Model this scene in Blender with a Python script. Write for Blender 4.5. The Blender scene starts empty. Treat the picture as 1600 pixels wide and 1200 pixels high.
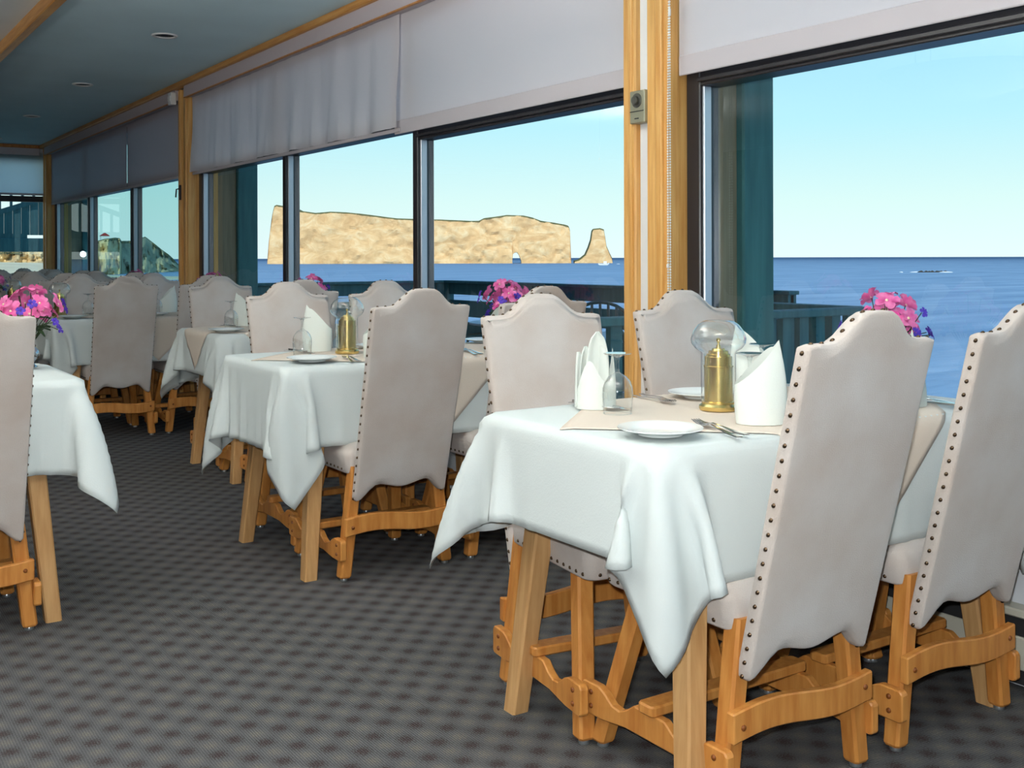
import bpy, bmesh, math, random
import numpy as np
from mathutils import Vector, Matrix, noise

random.seed(7)
SC = bpy.context.scene
COL = SC.collection
PI = math.pi

# ---------------------------------------------------------------- camera, world, light, exposure
EYE = 1.13
YAW = math.radians(33.6)
cam_d = bpy.data.cameras.new('camera')
cam = bpy.data.objects.new('camera', cam_d); COL.objects.link(cam)
cam_d.sensor_width = 36.0
cam_d.lens = 1700.0 / 1600.0 * 36.0
cam_d.shift_y = -0.1231
cam_d.clip_start = 0.05
cam_d.clip_end = 120000.0
cam.location = (0, 0, EYE)
cam.rotation_euler = (Matrix.Rotation(-YAW, 3, 'Z') @ Matrix.Rotation(PI / 2, 3, 'X') @ Matrix.Rotation(math.radians(-0.15), 3, 'Z')).to_euler()
SC.camera = cam

SC.view_settings.view_transform = 'Standard'
SC.view_settings.look = 'None'
SC.view_settings.exposure = 0.0
SC.view_settings.gamma = 1.0
SC.view_settings.use_curve_mapping = False

world = bpy.data.worlds.new('sky_world'); SC.world = world
world.use_nodes = True
wn = world.node_tree.nodes; wl = world.node_tree.links
wn.clear()
w_out = wn.new('ShaderNodeOutputWorld'); w_bg = wn.new('ShaderNodeBackground')
w_tc = wn.new('ShaderNodeTexCoord'); w_sep = wn.new('ShaderNodeSeparateXYZ'); w_rmp = wn.new('ShaderNodeValToRGB')
wl.new(w_tc.outputs['Generated'], w_sep.inputs[0]); wl.new(w_sep.outputs['Z'], w_rmp.inputs[0])
wl.new(w_rmp.outputs[0], w_bg.inputs[0]); wl.new(w_bg.outputs[0], w_out.inputs[0])
els = w_rmp.color_ramp.elements
els[0].position = 0.0; els[0].color = (0.98, 1.12, 1.14, 1)
els[1].position = 1.0; els[1].color = (0.09, 0.26, 0.62, 1)
for p_, c_ in ((0.05, (0.86, 1.10, 1.08, 1)), (0.12, (0.60, 1.0, 1.12, 1)), (0.21, (0.42, 0.84, 1.08, 1)), (0.45, (0.22, 0.52, 0.9, 1))):
    e_ = els.new(p_); e_.color = c_
w_bg.inputs[1].default_value = 1.0

sun_d = bpy.data.lights.new('sun', 'SUN'); sun = bpy.data.objects.new('sun', sun_d); COL.objects.link(sun)
sun_d.energy = 3.5; sun_d.angle = 0.009; sun_d.color = (1.0, 0.93, 0.80)
sun.rotation_euler = Vector((0.56, 0.78, -0.58)).to_track_quat('-Z', 'Y').to_euler()

# the flash of the camera, a few centimetres above and beside the lens
fl_d = bpy.data.lights.new('camera_flash', 'POINT'); fl = bpy.data.objects.new('camera_flash', fl_d); COL.objects.link(fl)
fl_d.energy = 174.0; fl_d.shadow_soft_size = 0.02; fl_d.color = (0.95, 1.0, 1.0)
fl.location = (-0.03, 0.02, EYE + 0.07)
FLASH = fl

# base power of the added fill lamps, all out of view
FILL_POWER = 112.0

SC.cycles.max_bounces = 10
SC.cycles.transparent_max_bounces = 24


# ---------------------------------------------------------------- helpers
def lin(r, g, b):
    f = lambda c: (c / 255.0) / 12.92 if c / 255.0 <= 0.04045 else ((c / 255.0 + 0.055) / 1.055) ** 2.4
    return (f(r), f(g), f(b), 1.0)


def new_mat(name):
    m = bpy.data.materials.new(name); m.use_nodes = True
    nt = m.node_tree
    return m, nt, nt.nodes, nt.links, nt.nodes['Principled BSDF']


def mat(name, col, rough=0.6, metal=0.0, spec=0.3, var=0.0, vscale=8.0, col2=None, bump=0.0, bscale=60.0, stretch=None, sheen=0.0, detail=4.0, trans=0.0):
    m, nt, N, L, b = new_mat(name)
    c = tuple(col) if len(col) == 4 else tuple(col) + (1.0,)
    b.inputs['Base Color'].default_value = c
    b.inputs['Roughness'].default_value = rough
    b.inputs['Metallic'].default_value = metal
    b.inputs['Specular IOR Level'].default_value = spec
    if sheen:
        b.inputs['Sheen Weight'].default_value = sheen
    if var or col2 or bump:
        tc = N.new('ShaderNodeTexCoord'); mp = N.new('ShaderNodeMapping')
        L.new(tc.outputs['Object'], mp.inputs[0])
        if stretch: mp.inputs['Scale'].default_value = stretch
    if var or col2:
        nz = N.new('ShaderNodeTexNoise'); nz.inputs['Scale'].default_value = vscale; nz.inputs['Detail'].default_value = detail
        L.new(mp.outputs[0], nz.inputs[0])
        r = N.new('ShaderNodeValToRGB'); L.new(nz.outputs[0], r.inputs[0])
        if col2 is None:
            a = tuple(max(0, x * (1 - var)) for x in c[:3]) + (1,); d = tuple(x * (1 + var) for x in c[:3]) + (1,)
        else:
            a = c; d = tuple(col2) if len(col2) == 4 else tuple(col2) + (1,)
        r.color_ramp.elements[0].position = 0.32; r.color_ramp.elements[1].position = 0.68
        r.color_ramp.elements[0].color = a; r.color_ramp.elements[1].color = d
        L.new(r.outputs[0], b.inputs['Base Color'])
    if bump:
        n2 = N.new('ShaderNodeTexNoise'); n2.inputs['Scale'].default_value = bscale; n2.inputs['Detail'].default_value = 3.0
        L.new(mp.outputs[0], n2.inputs[0])
        bp = N.new('ShaderNodeBump'); bp.inputs['Strength'].default_value = bump; bp.inputs['Distance'].default_value = 0.01
        L.new(n2.outputs[0], bp.inputs['Height']); L.new(bp.outputs[0], b.inputs['Normal'])
    if trans:
        out = N['Material Output']; tr = N.new('ShaderNodeBsdfTranslucent'); mx = N.new('ShaderNodeMixShader')
        tr.inputs[0].default_value = c; mx.inputs[0].default_value = trans
        L.new(b.outputs[0], mx.inputs[1]); L.new(tr.outputs[0], mx.inputs[2]); L.new(mx.outputs[0], out.inputs[0])
    return m


def glass_mat(name, tint, ior=1.5, rough=0.0, edge=None, power=5.0, top=1.0):
    """thin clear sheet: what is not mirrored passes straight through"""
    m, nt, N, L, b = new_mat(name)
    N.remove(b)
    out = N['Material Output']
    tr = N.new('ShaderNodeBsdfTransparent'); gl = N.new('ShaderNodeBsdfGlossy'); mx = N.new('ShaderNodeMixShader')
    f0 = ((ior - 1) / (ior + 1)) ** 2 * 1.8
    lf = N.new('ShaderNodeLayerWeight'); lf.inputs[0].default_value = 0.5
    pw = N.new('ShaderNodeMath'); pw.operation = 'POWER'; pw.inputs[1].default_value = power; L.new(lf.outputs['Facing'], pw.inputs[0])
    fr = N.new('ShaderNodeMath'); fr.operation = 'MULTIPLY_ADD'; fr.inputs[1].default_value = (1 - f0) * top; fr.inputs[2].default_value = f0; L.new(pw.outputs[0], fr.inputs[0])
    tr.inputs[0].default_value = tint; gl.inputs[0].default_value = (1, 1, 1, 1); gl.inputs['Roughness'].default_value = rough
    if edge:
        lw = N.new('ShaderNodeLayerWeight'); lw.inputs[0].default_value = 0.35
        r = N.new('ShaderNodeValToRGB'); r.color_ramp.elements[0].color = tint; r.color_ramp.elements[1].color = edge
        r.color_ramp.elements[0].position = 0.45; r.color_ramp.elements[1].position = 0.95
        L.new(lw.outputs['Facing'], r.inputs[0]); L.new(r.outputs[0], tr.inputs[0])
    L.new(fr.outputs[0], mx.inputs[0]); L.new(tr.outputs[0], mx.inputs[1]); L.new(gl.outputs[0], mx.inputs[2]); L.new(mx.outputs[0], out.inputs[0])
    return m


class MB:
    """collects shapes, then links them as ONE mesh object"""
    def __init__(s): s.v = []; s.f = []

    def add(s, vs, fs):
        o = len(s.v); s.v += [tuple(p) for p in vs]; s.f += [tuple(i + o for i in f) for f in fs]
        return s

    def box(s, x0, x1, y0, y1, z0, z1):
        return s.add([(x0, y0, z0), (x1, y0, z0), (x1, y1, z0), (x0, y1, z0), (x0, y0, z1), (x1, y0, z1), (x1, y1, z1), (x0, y1, z1)],
                     [(0, 3, 2, 1), (4, 5, 6, 7), (0, 1, 5, 4), (1, 2, 6, 5), (2, 3, 7, 6), (3, 0, 4, 7)])

    def loft(s, rings, cap0=True, cap1=True, closed=True):
        n = len(rings[0]); vs = [p for r in rings for p in r]; fs = []
        for k in range(len(rings) - 1):
            for i in range(n if closed else n - 1):
                j = (i + 1) % n
                fs.append((k * n + i, k * n + j, (k + 1) * n + j, (k + 1) * n + i))
        if cap0: fs.append(tuple(range(n - 1, -1, -1)))
        if cap1: fs.append(tuple(range((len(rings) - 1) * n, len(rings) * n)))
        return s.add(vs, fs)

    def lathe(s, prof, n=24, c=(0, 0, 0), cap0=True, cap1=True, sy=1.0):
        rings = [[(c[0] + r * math.cos(2 * PI * i / n), c[1] + sy * r * math.sin(2 * PI * i / n), c[2] + z) for i in range(n)] for r, z in prof]
        return s.loft(rings, cap0, cap1)

    def tube(s, path, rad, n=8, cap=True):
        P = [Vector(p) for p in path]; rings = []
        up = Vector((0, 0, 1))
        for i, p in enumerate(P):
            t = (P[min(i + 1, len(P) - 1)] - P[max(i - 1, 0)]).normalized()
            a = t.cross(up)
            if a.length < 1e-3: a = t.cross(Vector((1, 0, 0)))
            a.normalize(); b_ = t.cross(a).normalized()
            r = rad[i] if isinstance(rad, (list, tuple)) else rad
            rings.append([tuple(p + a * (r * math.cos(2 * PI * k / n)) + b_ * (r * math.sin(2 * PI * k / n))) for k in range(n)])
        return s.loft(rings, cap, cap)

    def prism(s, poly, fn0, fn1):
        """closed outline -> two faces placed by fn0 / fn1 plus sides"""
        n = len(poly)
        vs = [fn0(p) for p in poly] + [fn1(p) for p in poly]
        fs = [tuple(range(n - 1, -1, -1)), tuple(range(n, 2 * n))] + [(i, (i + 1) % n, n + (i + 1) % n, n + i) for i in range(n)]
        return s.add(vs, fs)

    def ball(s, c, r, n=8, m=5, sz=1.0):
        prof = [(max(1e-4, r * math.sin(PI * k / m)), -r * sz * math.cos(PI * k / m)) for k in range(m + 1)]
        return s.lathe(prof, n, c, True, True)

    def build(s, name, m, parent=None, smooth=False, bevel=0.0, seg=1, recalc=True, loc=None):
        me = bpy.data.meshes.new(name); me.from_pydata(s.v, [], s.f)
        bm = bmesh.new(); bm.from_mesh(me)
        if recalc: bmesh.ops.recalc_face_normals(bm, faces=bm.faces)
        if bevel:
            ed = [e for e in bm.edges if e.is_manifold and e.calc_face_angle(0) > 0.6]
            bmesh.ops.bevel(bm, geom=ed, offset=bevel, segments=seg, profile=0.5, affect='EDGES', clamp_overlap=True)
        bm.to_mesh(me); bm.free()
        if smooth:
            me.shade_smooth()
            if smooth is not True: me.set_sharp_from_angle(angle=math.radians(smooth))
        me.materials.append(m)
        o = bpy.data.objects.new(name, me); COL.objects.link(o)
        if loc: o.location = loc
        if parent: o.parent = parent
        return o


def tag(o, label=None, cat=None, group=None, kind=None):
    if label: o['label'] = label
    if cat: o['category'] = cat
    if group: o['group'] = group
    if kind: o['kind'] = kind
    return o


def thing(name, label=None, cat=None, group=None, loc=(0, 0, 0), rz=0.0, kind=None):
    o = bpy.data.objects.new(name, None); COL.objects.link(o)
    o.empty_display_size = 0.05
    o.location = loc; o.rotation_euler = (0, 0, rz)
    return tag(o, label, cat, group, kind)


KIDS = {}


def kids(o):
    return list(o.children)


def dup(o, loc=None, rz=None, label=None, group=None, parent=None):
    c = o.copy(); COL.objects.link(c)
    if parent is not None: c.parent = parent
    if loc is not None: c.location = loc
    if rz is not None: c.rotation_euler = (0, 0, rz)
    if label: c['label'] = label
    if group: c['group'] = group
    for ch in kids(o): dup(ch, parent=c)
    return c


class Kind:
    """first placing uses the thing itself, the next ones copies of it and of its parts"""
    def __init__(s, proto): s.p = proto; s.used = False

    def put(s, loc, rz, label, group=None):
        if not s.used:
            s.used = True; o = s.p; o.location = loc; o.rotation_euler = (0, 0, rz)
            o['label'] = label
            if group: o['group'] = group
            return o
        return dup(s.p, loc, rz, label, group)


def polar(px, dist, z=0.0):
    """far landscape: bearing given as tangent offset, distance along the view axis"""
    u = (px - 800.0) / 1700.0
    X = u * dist
    return (X * math.cos(YAW) + dist * math.sin(YAW), -X * math.sin(YAW) + dist * math.cos(YAW), z)


# ---------------------------------------------------------------- materials
M = {}
M['wood'] = mat('oiled_pine', lin(202, 140, 72), 0.4, spec=0.4, col2=lin(178, 112, 50), vscale=9, stretch=(6, 6, 0.7), bump=0.05, bscale=40)
M['trimwood'] = mat('varnished_pine_trim', lin(226, 178, 108), 0.38, spec=0.4, col2=lin(206, 148, 78), vscale=7, stretch=(8, 8, 0.5), bump=0.04, bscale=30)
M['railwood'] = mat('varnished_pine_rail', lin(214, 160, 88), 0.4, spec=0.4, col2=lin(188, 126, 58), vscale=7, stretch=(8, 0.5, 8), bump=0.04, bscale=30)
M['tablewood'] = mat('pale_beech', lin(198, 156, 106), 0.5, spec=0.3, col2=lin(176, 132, 84), vscale=8, stretch=(7, 7, 0.6))
M['peg'] = mat('dark_peg', lin(120, 66, 26), 0.4)
M['fabric'] = mat('taupe_velour', lin(184, 170, 161), 0.9, spec=0.1, col2=lin(199, 192, 188), vscale=5, bump=0.25, bscale=420, sheen=0.25, detail=6)
M['nail'] = mat('antique_brass_nail', lin(92, 74, 58), 0.3, metal=0.9)
M['glide'] = mat('steel_glide', lin(170, 175, 180), 0.3, metal=0.8)
M['cloth'] = mat('white_linen', (0.71, 0.76, 0.755), 0.85, spec=0.15, bump=0.10, bscale=260, trans=0.12)
M['napkin'] = mat('white_napkin', (0.76, 0.79, 0.74), 0.85, spec=0.15, bump=0.08, bscale=300, trans=0.1)
M['topper'] = mat('beige_overlay', lin(222, 208, 194), 0.85, spec=0.15, bump=0.10, bscale=260, trans=0.08)
M['china'] = mat('white_china', (0.80, 0.83, 0.82), 0.15, spec=0.5)
M['steel'] = mat('cutlery_steel', lin(205, 205, 205), 0.18, metal=1.0)
M['brass'] = mat('polished_brass', lin(214, 188, 122), 0.22, metal=1.0)
M['goblet'] = glass_mat('clear_goblet_glass', (0.96, 0.98, 0.98, 1), 1.6, 0.02, edge=(0.42, 0.46, 0.50, 1), power=3.0)
M['globe'] = glass_mat('clear_globe_glass', (0.94, 0.97, 0.97, 1), 1.6, 0.02, edge=(0.42, 0.46, 0.50, 1), power=3.0)
M['window'] = glass_mat('window_glass', (0.90, 0.965, 0.955, 1), 1.45, 0.0, top=0.32)
M['black'] = mat('dark_bronze_aluminium', lin(40, 38, 42), 0.35, spec=0.5)
M['silver'] = mat('grey_aluminium_bead', lin(190, 196, 205), 0.35, metal=0.6)
M['shade'] = mat('lavender_screen_fabric', lin(232, 226, 230), 0.8, spec=0.15, bump=0.08, bscale=300, trans=0.28)
M['shade_far'] = mat('dim_screen_fabric', lin(196, 188, 196), 0.8, spec=0.15, trans=0.2)  # same screen fabric, darkened for the weaker light in the far bay
M['hem'] = mat('shade_hem_fabric', lin(216, 208, 212), 0.8, spec=0.15, trans=0.2)
M['shade_thin'] = mat('pale_blue_screen_fabric', lin(226, 234, 236), 0.8, spec=0.15, trans=0.78)
M['valance'] = mat('lavender_valance_fabric', lin(196, 186, 190), 0.85, spec=0.1, bump=0.1, bscale=300)
M['white'] = mat('white_paint', (0.80, 0.81, 0.82), 0.5)
M['ceiling'] = mat('grey_green_ceiling_paint', lin(204, 228, 236), 0.75, spec=0.2, var=0.03, vscale=2)
M['ceiling_white'] = mat('white_ceiling_paint', lin(228, 232, 230), 0.8, spec=0.2, var=0.03, vscale=2)
M['wall'] = mat('pale_grey_wall', lin(205, 208, 214), 0.8, var=0.03, vscale=3)
M['wallbrown'] = mat('brown_panelled_wall', lin(128, 104, 80), 0.7, var=0.06, vscale=3)  # brown picked so the unseen walls bounce less light
M['window_far'] = glass_mat('green_tinted_glass', (0.44, 0.69, 0.70, 1), 1.45, 0.0, top=0.32)
M['teal'] = mat('dark_teal_stained_boards', lin(72, 124, 128), 0.7, col2=lin(58, 104, 110), vscale=6, stretch=(4, 4, 0.4))
M['tealdeck'] = mat('dark_teal_deck', lin(52, 84, 90), 0.7, col2=lin(40, 66, 72), vscale=6)
M['tan'] = mat('olive_tan_post', lin(142, 132, 112), 0.7, col2=lin(124, 114, 96), vscale=6, stretch=(6, 6, 0.5))
M['heater'] = mat('beige_heater_enamel', lin(188, 184, 170), 0.45)
M['slot'] = mat('dark_slot', lin(40, 40, 42), 0.7)
M['plate'] = mat('olive_grey_plate', lin(150, 148, 128), 0.4, metal=0.3)
M['chain'] = mat('white_bead', (0.85, 0.85, 0.83), 0.4)
M['petal'] = mat('pink_petal', lin(246, 150, 200), 0.6, col2=lin(226, 84, 160), vscale=40, trans=0.2)
M['throat'] = mat('pale_throat', lin(246, 226, 200), 0.6)
M['purple'] = mat('violet_petal', lin(92, 62, 190), 0.6, col2=lin(70, 44, 150), vscale=40)
M['leaf'] = mat('dark_leaf', lin(44, 66, 44), 0.45, col2=lin(64, 92, 58), vscale=30)
M['stem'] = mat('green_stem', lin(52, 72, 40), 0.6)
M['pewter'] = mat('polished_pewter', lin(170, 175, 185), 0.12, metal=1.0)
M['lampblack'] = mat('downlight_baffle', lin(24, 24, 34), 0.5)
M['ring'] = mat('downlight_ring', lin(214, 214, 214), 0.4)
M['patio'] = mat('dark_patio_frame', lin(66, 84, 80), 0.5)
M['patiotop'] = mat('pale_patio_top', lin(150, 175, 195), 0.4)
M['boat'] = mat('white_hull', (0.85, 0.87, 0.88), 0.4)
M['foam'] = mat('white_foam', (0.85, 0.88, 0.88), 0.9)
M['darkrock'] = mat('dark_reef', lin(70, 66, 60), 0.9)
M['sand'] = mat('pale_sand', lin(214, 204, 172), 0.95, var=0.12, vscale=0.05)
M['grass_top'] = mat('cliff_grass', lin(92, 96, 64), 0.95, col2=lin(110, 108, 74), vscale=0.05)
M['roof'] = mat('roofing', lin(90, 90, 92), 0.9)


def rock_mat(name, a, b, c, sc, bump):
    m, nt, N, L, p = new_mat(name)
    tc = N.new('ShaderNodeTexCoord'); mp = N.new('ShaderNodeMapping'); mp.inputs['Scale'].default_value = (sc, sc, sc * 1.8)
    mp.inputs['Rotation'].default_value = (0.25, 0.2, 0)
    L.new(tc.outputs['Object'], mp.inputs[0])
    n1 = N.new('ShaderNodeTexNoise'); n1.inputs['Scale'].default_value = 1.0; n1.inputs['Detail'].default_value = 9; n1.inputs['Roughness'].default_value = 0.65
    n1.inputs['Distortion'].default_value = 1.2
    L.new(mp.outputs[0], n1.inputs[0])
    r = N.new('ShaderNodeValToRGB'); e = r.color_ramp.elements
    e[0].position = 0.3; e[0].color = a; e[1].position = 0.72; e[1].color = c
    k = e.new(0.5); k.color = b
    L.new(n1.outputs[0], r.inputs[0]); L.new(r.outputs[0], p.inputs['Base Color'])
    p.inputs['Roughness'].default_value = 0.95; p.inputs['Specular IOR Level'].default_value = 0.1
    bp = N.new('ShaderNodeBump'); bp.inputs['Strength'].default_value = bump; bp.inputs['Distance'].default_value = 6.0
    L.new(n1.outputs[0], bp.inputs['Height']); L.new(bp.outputs[0], p.inputs['Normal'])
    return m


M['rock'] = rock_mat('ochre_limestone', lin(208, 166, 120), lin(230, 192, 144), lin(244, 220, 180), 0.03, 0.4)
M['cliff'] = rock_mat('tan_cliff_rock', lin(186, 158, 116), lin(228, 206, 158), lin(240, 224, 182), 0.04, 0.35)
M['cliffgrey'] = rock_mat('grey_cliff_rock', lin(136, 138, 118), lin(178, 172, 142), lin(200, 190, 156), 0.03, 0.35)


def carpet_mat():
    m, nt, N, L, p = new_mat('basket_weave_carpet')
    tc = N.new('ShaderNodeTexCoord'); sp = N.new('ShaderNodeSeparateXYZ'); L.new(tc.outputs['Object'], sp.inputs[0])

    def mth(op, a, b=None):
        n = N.new('ShaderNodeMath'); n.operation = op
        for i, x in enumerate((a, b)):
            if x is None: continue
            if isinstance(x, (int, float)): n.inputs[i].default_value = x
            else: L.new(x, n.inputs[i])
        return n.outputs[0]
    k = PI / 0.056
    sx = mth('SINE', mth('MULTIPLY', sp.outputs['X'], k)); sy = mth('SINE', mth('MULTIPLY', sp.outputs['Y'], k))
    pr = mth('MULTIPLY', sx, sy)
    nz = N.new('ShaderNodeTexNoise'); nz.inputs['Scale'].default_value = 240; nz.inputs['Detail'].default_value = 2
    L.new(tc.outputs['Object'], nz.inputs[0])
    v = mth('ADD', mth('MULTIPLY', pr, 0.30), mth('MULTIPLY', nz.outputs[0], 0.9))
    v = mth('ADD', v, 0.05)
    r = N.new('ShaderNodeValToRGB'); e = r.color_ramp.elements
    e[0].position = 0.20; e[0].color = lin(63, 53, 53); e[1].position = 0.88; e[1].color = lin(106, 101, 94)
    q = e.new(0.42); q.color = lin(82, 82, 84)
    q = e.new(0.66); q.color = lin(89, 89, 89)
    L.new(v, r.inputs[0])
    k2 = PI / 0.0062
    fx = mth('SINE', mth('MULTIPLY', mth('ADD', sp.outputs['X'], sp.outputs['Y']), k2)); fy = mth('SINE', mth('MULTIPLY', mth('SUBTRACT', sp.outputs['X'], sp.outputs['Y']), k2))
    w = mth('MULTIPLY', fx, fy)
    f = mth('ADD', mth('MULTIPLY', w, 0.32), 1.0)
    vm = N.new('ShaderNodeMixRGB'); vm.blend_type = 'MULTIPLY'; vm.inputs[0].default_value = 1.0
    L.new(r.outputs[0], vm.inputs[1])
    cb = N.new('ShaderNodeCombineColor')
    for i in range(3): L.new(f, cb.inputs[i])
    L.new(cb.outputs[0], vm.inputs[2])
    L.new(vm.outputs[0], p.inputs['Base Color'])
    p.inputs['Roughness'].default_value = 0.95; p.inputs['Specular IOR Level'].default_value = 0.08
    bp = N.new('ShaderNodeBump'); bp.inputs['Strength'].default_value = 0.4; bp.inputs['Distance'].default_value = 0.003
    L.new(w, bp.inputs['Height']); L.new(bp.outputs[0], p.inputs['Normal'])
    return m


def sea_mat():
    m, nt, N, L, p = new_mat('blue_sea')
    tc = N.new('ShaderNodeTexCoord')
    mp = N.new('ShaderNodeMapping'); mp.inputs['Rotation'].default_value = (0, 0, -YAW); mp.inputs['Scale'].default_value = (0.02, 0.07, 1)
    L.new(tc.outputs['Object'], mp.inputs[0])
    n1 = N.new('ShaderNodeTexNoise'); n1.inputs['Scale'].default_value = 1.0; n1.inputs['Detail'].default_value = 8; n1.inputs['Roughness'].default_value = 0.6
    L.new(mp.outputs[0], n1.inputs[0])
    r = N.new('ShaderNodeValToRGB'); e = r.color_ramp.elements
    e[0].position = 0.34; e[0].color = lin(112, 144, 178); e[1].position = 0.7; e[1].color = lin(152, 180, 208)
    L.new(n1.outputs[0], r.inputs[0])
    # deeper blue water further out from the shore
    ln = N.new('ShaderNodeVectorMath'); ln.operation = 'LENGTH'; L.new(tc.outputs['Object'], ln.inputs[0])
    mr = N.new('ShaderNodeMapRange'); mr.inputs[1].default_value = 700; mr.inputs[2].default_value = 6000; L.new(ln.outputs['Value'], mr.inputs[0])
    mx = N.new('ShaderNodeMixRGB'); L.new(mr.outputs[0], mx.inputs[0]); L.new(r.outputs[0], mx.inputs[1]); mx.inputs[2].default_value = lin(54, 84, 124)
    L.new(mx.outputs[0], p.inputs['Base Color'])
    p.inputs['Roughness'].default_value = 0.55; p.inputs['Specular IOR Level'].default_value = 0.12
    n2 = N.new('ShaderNodeTexNoise'); n2.inputs['Scale'].default_value = 6.0; n2.inputs['Detail'].default_value = 5
    L.new(mp.outputs[0], n2.inputs[0])
    bp = N.new('ShaderNodeBump'); bp.inputs['Strength'].default_value = 0.5; bp.inputs['Distance'].default_value = 1.0
    L.new(n2.outputs[0], bp.inputs['Height']); L.new(bp.outputs[0], p.inputs['Normal'])
    return m


M['carpet'] = carpet_mat()
M['sea'] = sea_mat()

# ---------------------------------------------------------------- the room shell
CEIL = 2.53
S0, S1 = -5.0, 14.40          # back wall, end wall
T0, TG = -5.0, 2.75           # inner wall, glass plane of the window wall
PIL = [(-2.69, -2.44), (2.93, 3.18), (8.55, 8.80), (14.17, 14.42)]


def S(o): return tag(o, kind='structure')


S(MB().box(T0, 2.85, S0, S1 + 0.1, -0.12, 0).build('floor', M['carpet']))
S(MB().box(1.2, 2.95, S0, S1 + 0.1, CEIL, CEIL + 0.1).build('ceiling', M['ceiling']))
S(MB().box(T0, 1.2, S0, S1 + 0.1, CEIL + 0.02, CEIL + 0.12).build('ceiling_inner', M['ceiling_white']))
S(MB().box(T0 - 0.2, 3.9, S0 - 0.2, S1 + 0.6, CEIL + 0.13, 6.0).build('roof', M['roof']))  # unseen; raised to upper-storey height so its shadow covers the deck
S(MB().box(T0 - 0.15, T0, S0, S1 + 0.1, -0.12, CEIL + 0.12).build('wall_inner', M['wallbrown']))
S(MB().box(T0, 2.85, S0 - 0.15, S0, -0.12, CEIL + 0.12).build('wall_back', M['wallbrown']))
# window wall: knee wall below the glass, header above, and the plain stretch behind the camera
S(MB().box(2.70, 2.86, S0, S1, -0.12, 0.44).build('wall_window', M['wall']))
S(MB().box(2.72, 2.86, S0, S1, 2.40, CEIL + 0.1).build('wall_header', M['wall']))
S(MB().box(2.70, 2.86, S0, PIL[0][0], 0.44, 2.40).build('wall_front', M['wall']))
sill = MB().box(2.63, 2.86, PIL[0][1], PIL[3][0], 0.425, 0.455).build('trim_1', M['white'], bevel=0.006); S(sill)
# wooden trims along the ceiling
S(MB().box(2.56, 2.62, S0, S1, 2.487, 2.531).build('trim_2', M['railwood'], bevel=0.006))
S(MB().box(1.15, 1.21, S0, S1, 2.475, 2.56).build('trim_3', M['railwood'], bevel=0.006))
S(MB().box(T0, 2.56, S1 - 0.05, S1, 2.487, 2.531).build('trim_4', M['wood'], bevel=0.006))

# pillars between the bays: boarded with pine, white strip in between
for k, (a, b) in enumerate(PIL):
    r = thing('trim_%d' % (5 + k), kind='structure')
    w = b - a
    MB().box(2.66, 2.86, a + 0.004, b - 0.004, 0, CEIL).build('pillar_core', M['trimwood'], r)
    MB().box(2.615, 2.672, a, a + 0.115, 0, 2.487).build('board', M['trimwood'], r, bevel=0.006)
    MB().box(2.605, 2.625, a + 0.02, a + 0.06, 0, 2.487).build('moulding', M['trimwood'], r, bevel=0.008, seg=2)
    MB().box(2.640, 2.672, a + 0.115, a + 0.178, 0, 2.487).build('white_strip', M['white'], r)
    MB().box(2.615, 2.672, a + 0.178, b, 0, 2.487).build('board', M['trimwood'], r, bevel=0.006)
    MB().box(2.610, 2.625, a + 0.192, a + 0.215, 0, 2.487).build('moulding', M['trimwood'], r, bevel=0.006, seg=2)

# ---------------------------------------------------------------- windows


def window(n, a, b, low, glass='window'):
    """three panes with a fixed light above each; LOW lists the panes whose sash is the lower one"""
    r = thing('window_%d' % n, kind='structure')
    y0, y1 = a, b
    FW = 0.07
    for nm, bx in (('jamb', (2.705, 2.80, y0, y0 + FW, 0.455, 2.40)), ('jamb', (2.705, 2.80, y1 - FW, y1, 0.455, 2.40)),
                   ('sill_rail', (2.705, 2.80, y0 + FW, y1 - FW, 0.455, 0.51)), ('head_rail', (2.705, 2.80, y0 + FW, y1 - FW, 2.34, 2.40))):
        MB().box(*bx).build(nm, M['black'], r, bevel=0.004)
    third = (y1 - y0) / 3.0
    edges = [y0 + FW]
    for k in (1, 2):
        c = y0 + third * k
        MB().box(2.70, 2.80, c - 0.026, c + 0.026, 0.51, 2.34).build('mullion', M['black'], r, bevel=0.004)
        edges += [c - 0.026, c + 0.026]
    edges += [y1 - FW]
    for k in range(3):
        e0, e1 = edges[2 * k], edges[2 * k + 1]
        q0, q1 = (1.742, 1.80) if k in low else (1.802, 1.86)
        MB().box(2.705, 2.80, e0, e1, q0, q1).build('transom_bar', M['black'], r, bevel=0.004)
        if k in low: MB().box(2.69, 2.712, e0, e1, q0 + 0.012, q0 + 0.028).build('transom_lip', M['black'], r, bevel=0.003)
        MB().box(2.715, 2.752, e1 - 0.013, e1 - 0.001, 0.51, q0).build('bead', M['silver'], r, bevel=0.003)
        for z0, z1 in ((0.51, q0), (q1, 2.34)):
            MB().add([(2.755, e0, z0), (2.755, e1, z0), (2.755, e1, z1), (2.755, e0, z1)], [(0, 1, 2, 3)]).build('glass_pane', M[glass], r)
    return r


for n, low in enumerate(((0, 1, 2), (0,), ())):
    window(n + 1, PIL[n][1], PIL[n + 1][0], low, 'window_far' if n == 2 else 'window')

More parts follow.
